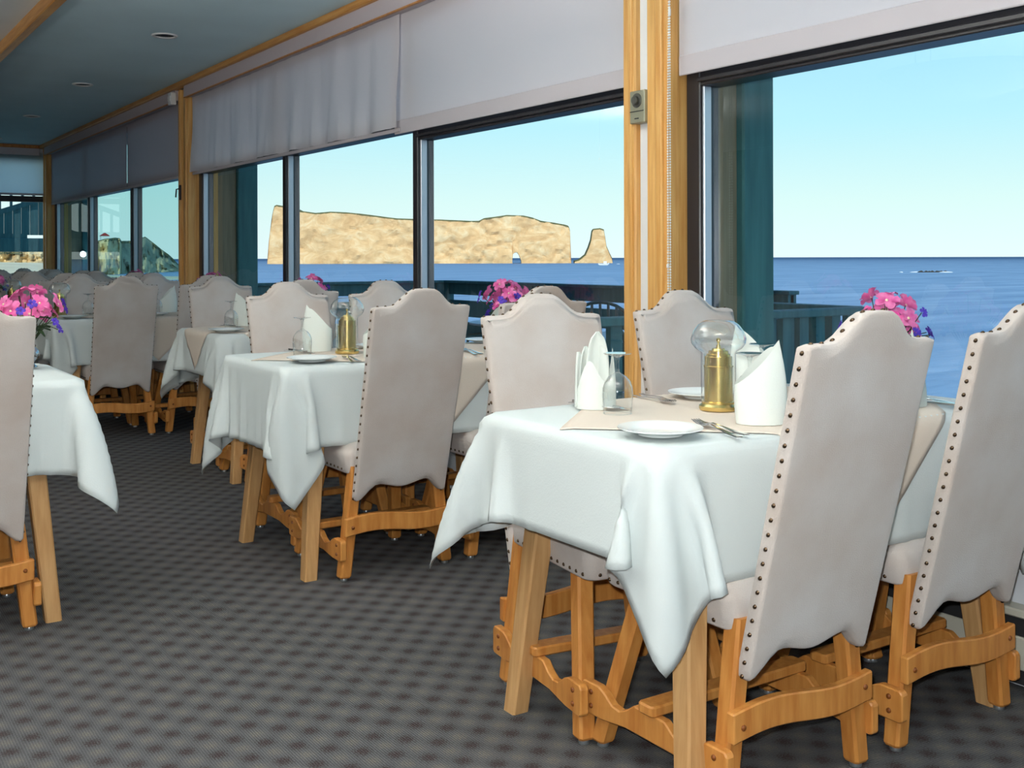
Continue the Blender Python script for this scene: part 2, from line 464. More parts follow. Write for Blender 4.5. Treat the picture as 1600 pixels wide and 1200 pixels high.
# end window (runs up to the corner post)
r = thing('window_4', kind='structure')
EW0, EW1 = 1.9, 2.66
for nm, bx in (('jamb', (EW0, EW0 + 0.06, S1, S1 + 0.1, 0.455, 2.40)), ('jamb', (EW1 - 0.03, EW1 + 0.03, S1 - 0.04, S1 + 0.1, 0.455, 2.40)),
               ('sill_rail', (EW0, EW1, S1, S1 + 0.1, 0.42, 0.50)), ('head_rail', (EW0, EW1, S1, S1 + 0.1, 2.34, 2.42)), ('transom_bar', (EW0, EW1, S1, S1 + 0.1, 1.835, 1.905)),
              ):
    MB().box(*bx).build(nm, M['black'], r, bevel=0.004)
for x0, x1 in ((EW0 + 0.06, EW1 - 0.03),):
    for z0, z1 in ((0.50, 1.835), (1.905, 2.34)):
        MB().add([(x0, S1 + 0.05, z0), (x1, S1 + 0.05, z0), (x1, S1 + 0.05, z1), (x0, S1 + 0.05, z1)], [(0, 1, 2, 3)]).build('glass_pane', M['window'], r)
S(MB().box(T0, 2.70, S1, S1 + 0.12, -0.12, 0.42).build('wall_end', M['wall']))
S(MB().box(T0, 2.70, S1, S1 + 0.12, 2.42, CEIL + 0.1).build('wall_end_header', M['wall']))
S(MB().box(T0, EW0, S1, S1 + 0.12, 0.42, 2.42).build('wall_end_inner', M['wallbrown']))

# ---------------------------------------------------------------- roller shades, valances, chain, dial plate, heater


def shade(y0, y1, tp, zb, label, wave=0.0, seed=0, axis='y', m='shade'):
    t = thing('roller_shade', label, 'shade', 'roller shades over the sea windows')
    ny = max(12, int((y1 - y0) / 0.04)); nz = 10
    zt = 2.44
    vs = []; fs = []
    for i in range(ny + 1):
        y = y0 + (y1 - y0) * i / ny
        for j in range(nz + 1):
            z = zb + 0.022 + (zt - zb - 0.022) * j / nz
            k = (1 - j / nz)
            d = wave * (noise.noise(Vector((y * 5.0, z * 0.8, seed))) + 0.8 * noise.noise(Vector((y * 13.0 + z * 2.0, z * 0.9, seed + 5)))) * (0.25 + 0.75 * k)
            vs.append((tp + d, y, z) if axis == 'y' else (y, tp + d, z))
    for i in range(ny):
        for j in range(nz):
            a = i * (nz + 1) + j
            fs.append((a, a + nz + 1, a + nz + 2, a + 1))
    MB().add(vs, fs).build('fabric', M[m], t, smooth=True)
    if axis == 'y': MB().box(tp - 0.004, tp + 0.004, y0, y1, zb, zb + (0.072 if wave == 0 else 0.022)).build('hem_bar', M['hem'], t, bevel=0.003)
    else: MB().box(y0, y1, tp - 0.006, tp + 0.006, zb, zb + 0.028).build('hem_bar', M['shade'], t, bevel=0.004)
    return t


shade(-2.43, 2.925, 2.668, 1.782, 'wide pale roller shade with stitched hem beside the beaded pull chain')
shade(3.185, 5.13, 2.668, 1.782, 'smooth lavender roller shade between the dial pillar and the rippled shade')
shade(5.05, 8.545, 2.655, 1.790, 'lavender roller shade with vertical ripples above the big rock', 0.034, 3)
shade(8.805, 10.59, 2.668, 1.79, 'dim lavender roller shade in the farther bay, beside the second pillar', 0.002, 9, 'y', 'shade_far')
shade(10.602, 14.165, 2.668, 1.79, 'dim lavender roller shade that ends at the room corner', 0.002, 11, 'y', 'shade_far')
shade(EW0 + 0.02, 2.648, S1 - 0.035, 1.91, 'backlit pale blue roller shade on the end wall', 0.0, 0, 'x', 'shade_thin')

for (a, b), lb in (((-2.44, 2.93), 'fabric valance strip above the pale shade by the pull chain'), ((3.18, 8.55), 'long fabric valance strip above the rippled lavender shade'),
                   ((8.80, 14.17), 'dim fabric valance strip that runs to the room corner')):
    v = thing('window_valance', lb, 'valance', 'valances above the shades')
    # soft pleats along the strip
    n = int((b - a) / 0.03); vs = []; fs = []
    for i in range(n + 1):
        y = a + (b - a) * i / n
        d = 0.004 * noise.noise(Vector((y * 9, 0, 1))) + 0.003 * noise.noise(Vector((y * 23, 4, 1)))
        vs += [(2.585 + d, y, 2.400), (2.585 + d * 0.6, y, 2.489)]
    for i in range(n): fs.append((2 * i, 2 * i + 2, 2 * i + 3, 2 * i + 1))
    MB().add(vs, fs).build('fabric', M['valance'], v, smooth=True)
    MB().box(2.59, 2.66, a + 0.003, b - 0.003, 2.405, 2.486).build('head_box', M['valance'], v)
    MB().box(2.583, 2.60, a + 0.003, b - 0.003, 2.392, 2.400).build('bottom_bead', M['wood'], v)
v = tag(MB().box(EW0, 2.56, S1 - 0.075, S1 - 0.052, 2.40, 2.486).build('window_valance', M['valance'], bevel=0.003), 'short fabric valance strip above the end wall window', 'valance', 'valances above the shades')

ch = thing('pull_chain', 'white beaded pull chain hanging against the pine pillar', 'chain')
bd = MB(); cord = MB()
for off, zend in ((0.0, 0.93), (0.012, 0.93)):
    z = 2.40
    while z > zend:
        yy = 2.915 + off * min(1, (2.4 - z) * 1.2) - 0.012
        bd.ball((2.603, yy, z), 0.0034, 6, 4); z -= 0.0098
    cord.tube([(2.603, 2.903, 2.40), (2.603, 2.903 + off * 0.9, 1.6), (2.603, 2.903 + off, zend)], 0.0007, 4)
tag(bd.build('beads', M['chain'], ch, smooth=True), kind='stuff')
cord.build('cord', M['chain'], ch)
MB().lathe([(0.001, -0.016), (0.005, -0.012), (0.005, 0.012), (0.001, 0.016)], 8, (2.602, 2.903, 2.0)).build('connector', M['chain'], ch, smooth=True)
MB().lathe([(0.001, -0.008), (0.005, -0.006), (0.005, 0.006), (0.001, 0.008)], 8, (2.602, 2.915, 1.10)).build('connector', M['chain'], ch, smooth=True)

dp = thing('dial_plate', 'olive grey dial plate set in the white pillar strip', 'thermostat')
pz0, pz1 = 1.625, 1.745
MB().box(2.600, 2.642, 3.038, 3.122, pz0, pz1).build('plate', M['plate'], dp, bevel=0.003)
b_ = MB()
M['dial'] = mat('dark_dial', lin(96, 96, 90), 0.35, metal=0.5)
for rr, x0, x1 in ((0.027, 2.596, 2.602), (0.016, 2.584, 2.598)):
    b_.loft([[(x, 3.08 + rr * math.cos(2 * PI * k / 20), 1.708 + rr * math.sin(2 * PI * k / 20)) for k in range(20)] for x in (x1, x0)])
b_.build('dial', M['dial'], dp, bevel=0.0015)
MB().box(2.598, 2.602, 3.042, 3.118, 1.667, 1.670).build('groove', M['slot'], dp)
MB().box(2.598, 2.602, 3.07, 3.092, 1.640, 1.644).build('mark', M['slot'], dp)

sb = thing('sensor_box', 'small white box at the top of the second pine pillar', 'sensor')
MB().box(2.555, 2.60, 8.79, 8.87, 2.37, 2.47).build('case', M['white'], sb, bevel=0.005)
MB().box(2.549, 2.556, 8.80, 8.86, 2.40, 2.44).build('cover', M['chain'], sb, bevel=0.002)
hd = thing('latch_handle', 'small dark latch handle on the second pine pillar', 'latch')
MB().box(2.598, 2.612, 8.70, 8.725, 1.60, 1.72).build('plate', M['black'], hd, bevel=0.003)
MB().tube([(2.60, 8.712, 1.69), (2.575, 8.712, 1.685), (2.57, 8.712, 1.62)], 0.006, 6).build('lever', M['black'], hd, smooth=True)

hb = thing('baseboard_heater', 'beige enamel baseboard heater under the sea window', 'heater')
MB().box(2.675, 2.70, S0 + 0.4, 2.86, 0.02, 0.215).build('back_panel', M['heater'], hb)
MB().box(2.645, 2.70, S0 + 0.4, 2.86, 0.195, 0.217).build('top_cover', M['heater'], hb, bevel=0.004)
MB().box(2.648, 2.656, S0 + 0.4, 2.86, 0.06, 0.145).build('front_panel', M['heater'], hb, bevel=0.003)
MB().box(2.658, 2.673, S0 + 0.42, 2.85, 0.145, 0.195).build('outlet_slot', M['slot'], hb)
MB().box(2.658, 2.673, S0 + 0.42, 2.85, 0.02, 0.06).build('inlet_slot', M['slot'], hb)
for yy in (S0 + 0.4, 2.855): MB().box(2.645, 2.70, yy - 0.006, yy + 0.012, 0.0, 0.217).build('end_cap', M['heater'], hb, bevel=0.002)

# ---------------------------------------------------------------- downlights, added fill lamps
DL = [(1.96, 2.3), (1.96, 4.6), (1.96, 6.87), (1.96, 9.15), (1.98, 11.45), (1.98, 13.75)]
DLN = ['dark recessed downlight with a bright ring, largest in the ceiling', 'dark recessed downlight, second from the bright ringed one', 'small dark recessed downlight, third along the ceiling', 'tiny dark recessed downlight by the end wall']
for i, (x, y) in enumerate(DL):
    if i < 2: continue
    t = thing('recessed_downlight', DLN[i - 2], 'downlight', 'recessed downlights along the window row', (x, y, CEIL))
    MB().lathe([(0.058, 0.0), (0.078, 0.0), (0.080, -0.004), (0.074, -0.010), (0.060, -0.007), (0.058, 0.0)], 32, cap0=False, cap1=False).build('trim_ring', M['ring'], t, smooth=True)
    MB().lathe([(0.059, -0.004), (0.059, -0.002), (0.0005, -0.002)], 28, cap0=False, cap1=True).build('baffle', M['lampblack'], t)
    MB().lathe([(0.001, -0.006), (0.022, -0.005), (0.026, -0.002)], 16, cap0=True, cap1=False).build('bulb', M['lampblack'], t, smooth=True)

for i, (xx, yy, zz, dr) in enumerate(((0.7, 0.5, 2.05, (0, 0, 1)), (0.7, 3.2, 2.05, (0, 0, 1)), (-1.2, 8.0, 2.05, (0, 0, 1)), (-1.2, 3.0, 1.35, (0.2, 0.0, 0.98)))):
    ld = bpy.data.lights.new('uplighter', 'AREA'); lo = bpy.data.objects.new('uplighter', ld); COL.objects.link(lo)  # unseen fill light, added to brighten table tops and ceiling
    ld.shape = 'DISK'; ld.size = 0.8; ld.energy = FILL_POWER * (0.72, 0.62, 0.35, 0.85)[i]; ld.color = (1.0, 0.98, 0.94)
    lo.location = (xx, yy, zz); lo.rotation_euler = Vector(dr).to_track_quat('-Z', 'Y').to_euler()
    # made-up bowl round the fill light: hung from the ceiling, or on a floor stand for the low one
    low_ = zz < 1.9
    t = thing('uplighter', 'brushed metal uplighter bowl ' + ('on a tall floor stand by the inner wall', 'over the aisle near the first table', 'over the aisle by the second table', 'over the inner tables at the far end')[0 if low_ else i + 1], 'lamp', None, (xx, yy, zz))
    MB().lathe([(0.03, -0.13), (0.16, -0.11), (0.30, -0.07), (0.42, -0.015), (0.43, -0.015), (0.31, -0.085), (0.17, -0.125), (0.03, -0.145)], 28).build('bowl', M['ring'], t, smooth=True)
    if low_:
        MB().tube([(0, 0, -0.14), (0, 0, -zz + 0.02)], 0.014, 10).build('pole', M['pewter'], t, smooth=True)
        MB().lathe([(0.17, -zz), (0.17, -zz + 0.012), (0.03, -zz + 0.03)], 24).build('foot', M['pewter'], t, smooth=40)
    else:
        for k in range(3):
            a = 2 * PI * k / 3
            MB().tube([(0.41 * math.cos(a), 0.41 * math.sin(a), -0.02), (0.41 * math.cos(a), 0.41 * math.sin(a), CEIL - zz)], 0.004, 6).build('rod', M['pewter'], t)

# ---------------------------------------------------------------- the chair


def smooth_step(x): x = max(0.0, min(1.0, x)); return x * x * (3 - 2 * x)


HB = 0.190     # half width of the back at the shoulder


NB, MBK = 20, 13


def back_outline():
    """bottom from -x to +x, up one side, top back to -x, down the other side"""
    hb = HB - 0.014

    def top(a): return 0.966 + 0.060 * (0.82 * smooth_step((0.68 - a) / 0.50) + 0.18 * max(0.0, 1 - (a / 0.5) ** 2))
    def bot(a):
        if a > 0.55: return 0.278 + 0.056 * smooth_step((1 - a) / 0.45)
        return 0.334 - 0.018 * smooth_step((0.55 - a) / 0.55)
    B = []; T = []
    for i in range(NB + 1):
        x = -1 + 2 * i / NB
        k = 1.0 if abs(x) < 0.99 else 0.985
        B.append((x * hb * k, bot(abs(x)) + (0.003 if k < 1 else 0)))
        T.append((x * HB * k, top(abs(x)) - (0.004 if k < 1 else 0)))
    Rr = []
    for j in range(1, MBK + 1):
        k = j / (MBK + 1.0)
        k = 0.5 - 0.5 * math.cos(PI * k)
        Rr.append((hb + (HB - hb) * (0.35 + 0.65 * k), 0.281 + (0.962 - 0.281) * k))
    Lf = [(-x, z) for x, z in Rr]
    return B + Rr + T[::-1] + Lf[::-1]


def normals2(pts):
    n = len(pts); out = []
    for i in range(n):
        a = pts[i - 1]; b = pts[(i + 1) % n]
        tx, tz = b[0] - a[0], b[1] - a[1]; l = math.hypot(tx, tz) or 1
        out.append((tz / l, -tx / l))
    return out


TH = 0.036
REC = 0.25


def bk(x, h, d): return (x, -0.24 - (h - 0.28) * REC + d, h)


def make_chair():
    t = thing('dining_chair', 'chair', 'chair', 'high-back dining chairs')
    out = back_outline(); nr = normals2(out)
    rings = []; insets = ((0.0075, -0.0022), (0.0035, -0.0008), (0.0012, 0.003), (0.0, 0.008), (0.0, TH - 0.010), (0.002, TH - 0.004), (0.007, TH), (0.014, TH + 0.002))
    flat = []
    for ins, d in insets:
        q2 = [(p[0] - q[0] * ins, p[1] - q[1] * ins) for p, q in zip(out, nr)]
        flat.append(q2); rings.append([bk(p[0], p[1], d) for p in q2])
    bb = MB().loft(rings, False, False)
    for q2, d, sg in ((flat[0], insets[0][1], -1), (flat[-1], insets[-1][1], 1)):
        B = q2[:NB + 1]; Rr = q2[NB + 1:NB + 1 + MBK]; T = q2[NB + 1 + MBK:2 * NB + 2 + MBK][::-1]; Lf = q2[2 * NB + 2 + MBK:][::-1]
        Rr = [B[-1]] + Rr + [T[-1]]; Lf = [B[0]] + Lf + [T[0]]
        vs = []; m1 = MBK + 1
        for j in range(m1 + 1):
            v = j / m1
            # blend rows so that the hump and the scallop fade out inside
            for i in range(NB + 1):
                u = i / NB
                x = (1 - v) * B[i][0] + v * T[i][0] + (1 - u) * Lf[j][0] + u * Rr[j][0] - ((1 - u) * (1 - v) * B[0][0] + u * (1 - v) * B[-1][0] + (1 - u) * v * T[0][0] + u * v * T[-1][0])
                z = (1 - v) * B[i][1] + v * T[i][1] + (1 - u) * Lf[j][1] + u * Rr[j][1] - ((1 - u) * (1 - v) * B[0][1] + u * (1 - v) * B[-1][1] + (1 - u) * v * T[0][1] + u * v * T[-1][1])
                bul = 0.003 * (1 - (2 * u - 1) ** 4) * (1 - (2 * v - 1) ** 4)
                vs.append(bk(x, z, d + sg * bul))
        fs = [(j * (NB + 1) + i, j * (NB + 1) + i + 1, (j + 1) * (NB + 1) + i + 1, (j + 1) * (NB + 1) + i) for j in range(m1) for i in range(NB)]
        bb.add(vs, fs)
    bk_o = bb.build('backrest', M['fabric'], t, recalc=False)
    wm = bmesh.new(); wm.from_mesh(bk_o.data); bmesh.ops.remove_doubles(wm, verts=wm.verts, dist=1e-5); bmesh.ops.recalc_face_normals(wm, faces=wm.faces); wm.to_mesh(bk_o.data); wm.free()
    bk_o.data.shade_smooth()
    # round nail heads along the edge of the back
    nb = MB()
    acc = 0.0
    for i in range(len(out)):
        a, b = out[i], out[(i + 1) % len(out)]
        if i < NB: continue                                     # none along the scalloped bottom
        L_ = math.hypot(b[0] - a[0], b[1] - a[1])
        while acc < L_:
            k = acc / L_; x = a[0] + (b[0] - a[0]) * k; z = a[1] + (b[1] - a[1]) * k
            tx, tz = (b[0] - a[0]) / L_, (b[1] - a[1]) / L_; ox, oz = tz, -tx
            r0 = 0.0052
            rg = []
            for rr, up in ((r0, 0.0), (r0 * 0.75, 0.0028), (r0 * 0.2, 0.0042)):
                rg.append([bk(x + ox * up + tx * rr * math.cos(2 * PI * q / 7), z + oz * up + tz * rr * math.cos(2 * PI * q / 7), TH * 0.42 + rr * math.sin(2 * PI * q / 7)) for q in range(7)])
            nb.loft(rg, False, True); acc += 0.030
        acc -= L_
    # seat
    def rr(hx, y0, y1, z, r=0.03, n=5):
        P = []
        for cx, cy, a0 in ((hx - r, y0 + r, -PI / 2), (hx - r, y1 - r, 0), (-hx + r, y1 - r, PI / 2), (-hx + r, y0 + r, PI)):
            for k in range(n + 1):
                a = a0 + PI / 2 * k / n
                P.append((cx + r * math.cos(a), cy + r * math.sin(a), z))
        return P
    MB().loft([rr(0.186, -0.205, 0.196, 0.372), rr(0.192, -0.21, 0.203, 0.378), rr(0.197, -0.21, 0.21, 0.43), rr(0.194, -0.205, 0.207, 0.446), rr(0.180, -0.19, 0.195, 0.462), rr(0.13, -0.14, 0.15, 0.474), rr(0.06, -0.07, 0.08, 0.478)]).build('seat', M['fabric'], t, smooth=50)
    def stud(x, y, ox, oy):
        rg = []
        for r0, up in ((0.005, 0.0), (0.004, 0.0028), (0.001, 0.0042)):
            rg.append([(x + ox * up - oy * r0 * math.cos(2 * PI * q / 7), y + oy * up + ox * r0 * math.cos(2 * PI * q / 7), 0.387 + r0 * math.sin(2 * PI * q / 7)) for q in range(7)])
        nb.loft(rg, False, True)
    for i in range(12):
        y = -0.16 + 0.34 * i / 11
        stud(0.1925, y, 1, 0); stud(-0.1925, y, -1, 0)
    for i in range(12): stud(-0.16 + 0.32 * i / 11, 0.2035, 0, 1)
    tag(nb.build('nail_trim', M['nail'], t, smooth=True), kind='stuff')
    # four splayed legs with metal glides
    def ring8(c, h, ch, zz):
        return [(c[0] + a * h if abs(a) == 1 else c[0] + a, c[1] + b, zz) for a, b in ()] or \
            [(c[0] + sx * (h if k else h - ch), c[1] + sy * (h - ch if k else h), zz) for sx, sy, k in ((1, -1, 0), (1, -1, 1), (1, 1, 1), (1, 1, 0), (-1, 1, 0), (-1, 1, 1), (-1, -1, 1), (-1, -1, 0))]
    for sx in (-1, 1):
        for top, foot in (((sx * 0.158, -0.196, 0.40), (sx * 0.203, -0.196, 0.012)), ((sx * 0.150, 0.10, 0.39), (sx * 0.200, 0.196, 0.012))):
            order = lambda c, h, z: [(c[0] - h + 0.006, c[1] - h, z), (c[0] + h - 0.006, c[1] - h, z), (c[0] + h, c[1] - h + 0.006, z), (c[0] + h, c[1] + h - 0.006, z), (c[0] + h - 0.006, c[1] + h, z), (c[0] - h + 0.006, c[1] + h, z), (c[0] - h, c[1] + h - 0.006, z), (c[0] - h, c[1] - h + 0.006, z)]
            lg = MB().loft([order(foot, 0.0185, foot[2]), order((foot[0], foot[1]), 0.0215, foot[2] + 0.006), order(top, 0.0225, top[2])]).build('leg', M['wood'], t)
            MB().lathe([(0.013, 0.0), (0.014, 0.004), (0.010, 0.013)], 12, (foot[0], foot[1], 0)).build('glide', M['glide'], lg, smooth=40)
    # side stretchers: blocks at the ends, raised in the middle, with a cove on either side of it
    prof_t = [(-0.236, 0.142), (-0.228, 0.150), (-0.175, 0.150), (-0.155, 0.142), (-0.125, 0.122), (-0.10, 0.119), (-0.075, 0.130), (-0.05, 0.148), (0.05, 0.148), (0.075, 0.130), (0.10, 0.119), (0.125, 0.122), (0.155, 0.142), (0.175, 0.150), (0.228, 0.150), (0.236, 0.142)]
    prof_b = [(0.236, 0.082), (0.228, 0.076), (0.16, 0.077), (0.08, 0.088), (-0.08, 0.088), (-0.16, 0.077), (-0.228, 0.076), (-0.236, 0.082)]
    for sx in (-1, 1):
        x0 = sx * 0.214
        st = MB().prism(prof_t + prof_b, lambda p: (x0 - sx * 0.004 + sx * 0.0, p[0], p[1]), lambda p: (x0 + sx * 0.018, p[0], p[1])).build('side_stretcher', M['wood'], t, bevel=0.003)
        for y in (-0.2, 0.2):
            for z in (0.098, 0.130):
                MB().loft([[(x0 + sx * u_, y + r_ * math.cos(2 * PI * q / 10), z + r_ * math.sin(2 * PI * q / 10)) for q in range(10)] for r_, u_ in ((0.0065, 0.017), (0.006, 0.0205), (0.003, 0.0225))], False, True).build('peg', M['peg'], st, smooth=True)
    # cross stretcher lying on the raised middles, round ends
    cr = [(-0.243, -0.018), (-0.236, -0.026), (0.236, -0.026), (0.243, -0.018), (0.243, 0.018), (0.236, 0.026), (-0.236, 0.026), (-0.243, 0.018)]
    MB().prism(cr, lambda p: (p[0], p[1], 0.147), lambda p: (p[0], p[1], 0.171)).build('cross_stretcher', M['wood'], t, bevel=0.004)
    # wavy rear stretcher
    n = 20; up = []; dn = []
    for i in range(n + 1):
        x = -0.212 + 0.424 * i / n
        w = 0.010 * math.sin(2 * PI * i / n)
        up.append((x, 0.222 + w)); dn.append((x, 0.160 + w))
    st = MB().prism(up + dn[::-1], lambda p: (p[0], -0.236, p[1]), lambda p: (p[0], -0.214, p[1])).build('rear_stretcher', M['wood'], t, bevel=0.003)
    for x in (-0.186, 0.186):
        MB().loft([[(x + r_ * math.cos(2 * PI * q / 10), -0.2355 - u_, 0.191 + r_ * math.sin(2 * PI * q / 10)) for q in range(10)] for r_, u_ in ((0.0065, 0.0), (0.006, 0.003), (0.003, 0.005))], False, True).build('peg', M['peg'], st, smooth=True)
    return t


CHAIR = Kind(make_chair())

# ---------------------------------------------------------------- tables and cloths


def make_table(hl, hw):
    t = thing('dining_table', 'table', 'table', 'beech dining tables')
    MB().box(-hl + 0.022, hl - 0.022, -hw + 0.022, hw - 0.022, 0.712, 0.743).build('tabletop', M['tablewood'], t, bevel=0.006)
    for nm, bx in (('apron', (-hl + 0.14, hl - 0.14, -hw + 0.075, -hw + 0.095, 0.63, 0.715)), ('apron', (-hl + 0.14, hl - 0.14, hw - 0.095, hw - 0.075, 0.63, 0.715)),
                   ('apron', (-hl + 0.14, -hl + 0.16, -hw + 0.095, hw - 0.095, 0.63, 0.715)), ('apron', (hl - 0.16, hl - 0.14, -hw + 0.095, hw - 0.095, 0.63, 0.715))):
        MB().box(*bx).build(nm, M['tablewood'], t)
    for sx in (-1, 1):
        for sy in (-1, 1):
            f = (sx * (hl - 0.10), sy * (hw - 0.02)); p = (sx * (hl - 0.165), sy * (hw - 0.09))
            o8 = lambda c, h, z: [(c[0] - h + 0.005, c[1] - h, z), (c[0] + h - 0.005, c[1] - h, z), (c[0] + h, c[1] - h + 0.005, z), (c[0] + h, c[1] + h - 0.005, z), (c[0] + h - 0.005, c[1] + h, z), (c[0] - h + 0.005, c[1] + h, z), (c[0] - h, c[1] + h - 0.005, z), (c[0] - h, c[1] - h + 0.005, z)]
            MB().loft([o8(f, 0.024, 0.0), o8(p, 0.031, 0.715)]).build('leg', M['tablewood'], t)
    return t


def drape(hl, hw, ovx, ovy, seed, steps=240, sway=(0, 0), flare=3.4):
    """white cloth let fall over a table: a small cloth simulation; returns the grid of points and its step"""
    h = 0.0215
    nx = int(round(2 * (hl + ovx) / h)) + 1; ny = int(round(2 * (hw + ovy) / h)) + 1
    xs = np.linspace(-(hl + ovx), hl + ovx, nx); ys = np.linspace(-(hw + ovy), hw + ovy, ny)
    P = np.zeros((nx, ny, 3)); P[:, :, 0] = xs[:, None]; P[:, :, 1] = ys[None, :]; P[:, :, 2] = 0.7505
    rng = np.random.RandomState(seed)
    X0 = P.copy()
    over = np.maximum(np.abs(P[:, :, 0]) - hl, 0) + np.maximum(np.abs(P[:, :, 1]) - hw, 0)
    ph = rng.rand(4) * 6.28
    wav = np.sin(P[:, :, 0] * 17 + ph[0]) * np.sin(P[:, :, 1] * 19 + ph[1]) + 0.6 * np.sin(P[:, :, 0] * 31 + ph[2]) + 0.6 * np.sin(P[:, :, 1] * 29 + ph[3])
    P[:, :, 2] += over * 0.035 * wav
    pin = (np.abs(X0[:, :, 0]) < hl - 0.012) & (np.abs(X0[:, :, 1]) < hw - 0.012)
    W = np.where(pin, 0.0, 1.0)
    V = np.zeros_like(P)
    hx = xs[1] - xs[0]; hy = ys[1] - ys[0]; hd = math.hypot(hx, hy)
    batches = []

    def add(sa, sb, rest, k):
        wa = W[sa]; wb = W[sb]; ws = wa + wb; ok = ws > 0
        inv = np.where(ok, 1.0 / np.maximum(ws, 1e-9), 0.0)
        batches.append((sa, sb, rest, (wa * inv * k)[..., None], (wb * inv * k)[..., None]))
    for p in (0, 1):
        e = (nx - 1 - p) // 2 * 2 + p
        add((slice(p, nx - 1, 2), slice(None)), (slice(p + 1, nx, 2), slice(None)), hx, 1.0)
        add((slice(None), slice(p, ny - 1, 2)), (slice(None), slice(p + 1, ny, 2)), hy, 1.0)
        add((slice(p, nx - 1, 2), slice(0, ny - 1)), (slice(p + 1, nx, 2), slice(1, ny)), hd, 0.22)
        add((slice(p, nx - 1, 2), slice(1, ny)), (slice(p + 1, nx, 2), slice(0, ny - 1)), hd, 0.22)
    for p in range(4):
        ia = np.arange(p, nx - 2, 4); ja = np.arange(p, ny - 2, 4)
        add((ia, slice(None)), (ia + 2, slice(None)), 2 * hx, 0.035)
        add((slice(None), ja), (slice(None), ja + 2), 2 * hy, 0.035)
    corner = ((X0[:, :, 0] < -hl + 0.03) & (X0[:, :, 1] > hw - 0.03)).astype(float) * np.clip(over / 0.2, 0, 1)
    corner2 = ((X0[:, :, 0] < -hl + 0.03) & (X0[:, :, 1] < -hw + 0.03)).astype(float) * np.clip(over / 0.2, 0, 1)
    R = 0.014; bh = np.array([hl - R, hw - R])
    dt = 1 / 75.0
    Wn = W[..., None]
    for st in range(steps):
        V[:, :, 2] -= 9.8 * dt
        if st < 60:
            V[:, :, 0] += sway[0] * dt * over; V[:, :, 1] += sway[1] * dt * over
        V[:, :, 0] -= corner * 0.35 * flare * dt; V[:, :, 1] += corner * flare * dt
        V[:, :, 0] += corner2 * 2.0 * dt; V[:, :, 1] += corner2 * 0.6 * dt
        V *= 0.965
        if st >= steps - 2: V *= 0
        Q = P + V * dt * Wn
        for it in range(12 if st < steps - 2 else 45):
            for sa, sb, rest, wa, wb in batches:
                a = Q[sa]; b = Q[sb]; d = b - a
                l = np.sqrt((d * d).sum(-1, keepdims=True)) + 1e-9
                c = d * ((l - rest) / l)
                Q[sa] = a + c * wa; Q[sb] = b - c * wb
            if it % 3 == 2:
                # table solid: rounded box with its top at 0.75
                ax = np.abs(Q[:, :, 0]) - bh[0]; ay = np.abs(Q[:, :, 1]) - bh[1]; az = Q[:, :, 2] - (0.7495 - R)
                qx = np.maximum(ax, 0); qy = np.maximum(ay, 0); qz = np.maximum(az, 0)
                ln = np.sqrt(qx * qx + qy * qy + qz * qz)
                inside_r = (ln > 1e-9) & (ln < R)
                k = np.where(inside_r, R / np.maximum(ln, 1e-9), 1.0)
                sgx = np.sign(Q[:, :, 0]); sgy = np.sign(Q[:, :, 1])
                Q[:, :, 0] = np.where(inside_r & (ax > 0), sgx * (bh[0] + qx * k), Q[:, :, 0])
                Q[:, :, 1] = np.where(inside_r & (ay > 0), sgy * (bh[1] + qy * k), Q[:, :, 1])
                Q[:, :, 2] = np.where(inside_r & (az > 0), (0.7495 - R) + qz * k, Q[:, :, 2])
                deep = (ax <= 0) & (ay <= 0) & (az <= 0) & (W > 0)
                near_x = ax > ay
                Q[:, :, 0] = np.where(deep & near_x & (az < -0.012), sgx * (bh[0] + R), Q[:, :, 0])
                Q[:, :, 1] = np.where(deep & ~near_x & (az < -0.012), sgy * (bh[1] + R), Q[:, :, 1])
                Q[:, :, 2] = np.where(deep & (az >= -0.012), 0.7495, Q[:, :, 2])
        V = (Q - P) / dt
        P = Q
    return P, xs, ys


def grid_normals(P):
    dx = np.gradient(P, axis=0); dy = np.gradient(P, axis=1)
    n = np.cross(dx, dy); n /= np.linalg.norm(n, axis=-1, keepdims=True) + 1e-9
    return n


def cloth_mesh(name, P, m):
    nx, ny = P.shape[:2]
    idx = np.arange(nx * ny).reshape(nx, ny)
    fs = np.stack([idx[:-1, :-1], idx[1:, :-1], idx[1:, 1:], idx[:-1, 1:]], -1).reshape(-1, 4)
    me = bpy.data.meshes.new(name); me.from_pydata(P.reshape(-1, 3).tolist(), [], fs.tolist())
    me.shade_smooth(); me.materials.append(m)
    return me


def topper_mesh(P, xs, ys, hx_, hy_, cx_):
    N_ = grid_normals(P)
    n = 56; vs = []; ids = {}; fs = []
    for i in range(n + 1):
        for j in range(n + 1):
            a = (i / n - 0.5) * 2; b = (j / n - 0.5) * 2
            x = cx_ + (a - b) * hx_ / 2; y = (a + b) * hy_ / 2
            fx = (x - xs[0]) / (xs[1] - xs[0]); fy = (y - ys[0]) / (ys[1] - ys[0])
            fx = min(max(fx, 0), len(xs) - 1.001); fy = min(max(fy, 0), len(ys) - 1.001)
            i0 = int(fx); j0 = int(fy); u = fx - i0; v = fy - j0
            bl = lambda A: A[i0, j0] * (1 - u) * (1 - v) + A[i0 + 1, j0] * u * (1 - v) + A[i0, j0 + 1] * (1 - u) * v + A[i0 + 1, j0 + 1] * u * v
            p = bl(P); q = bl(N_)
            vs.append(tuple(p + q * 0.004))
    for i in range(n):
        for j in range(n):
            k = i * (n + 1) + j
            fs.append((k, k + n + 1, k + n + 2, k + 1))
    me = bpy.data.meshes.new('overlay'); me.from_pydata(vs, [], fs); me.shade_smooth(); me.materials.append(M['topper'])
    return me


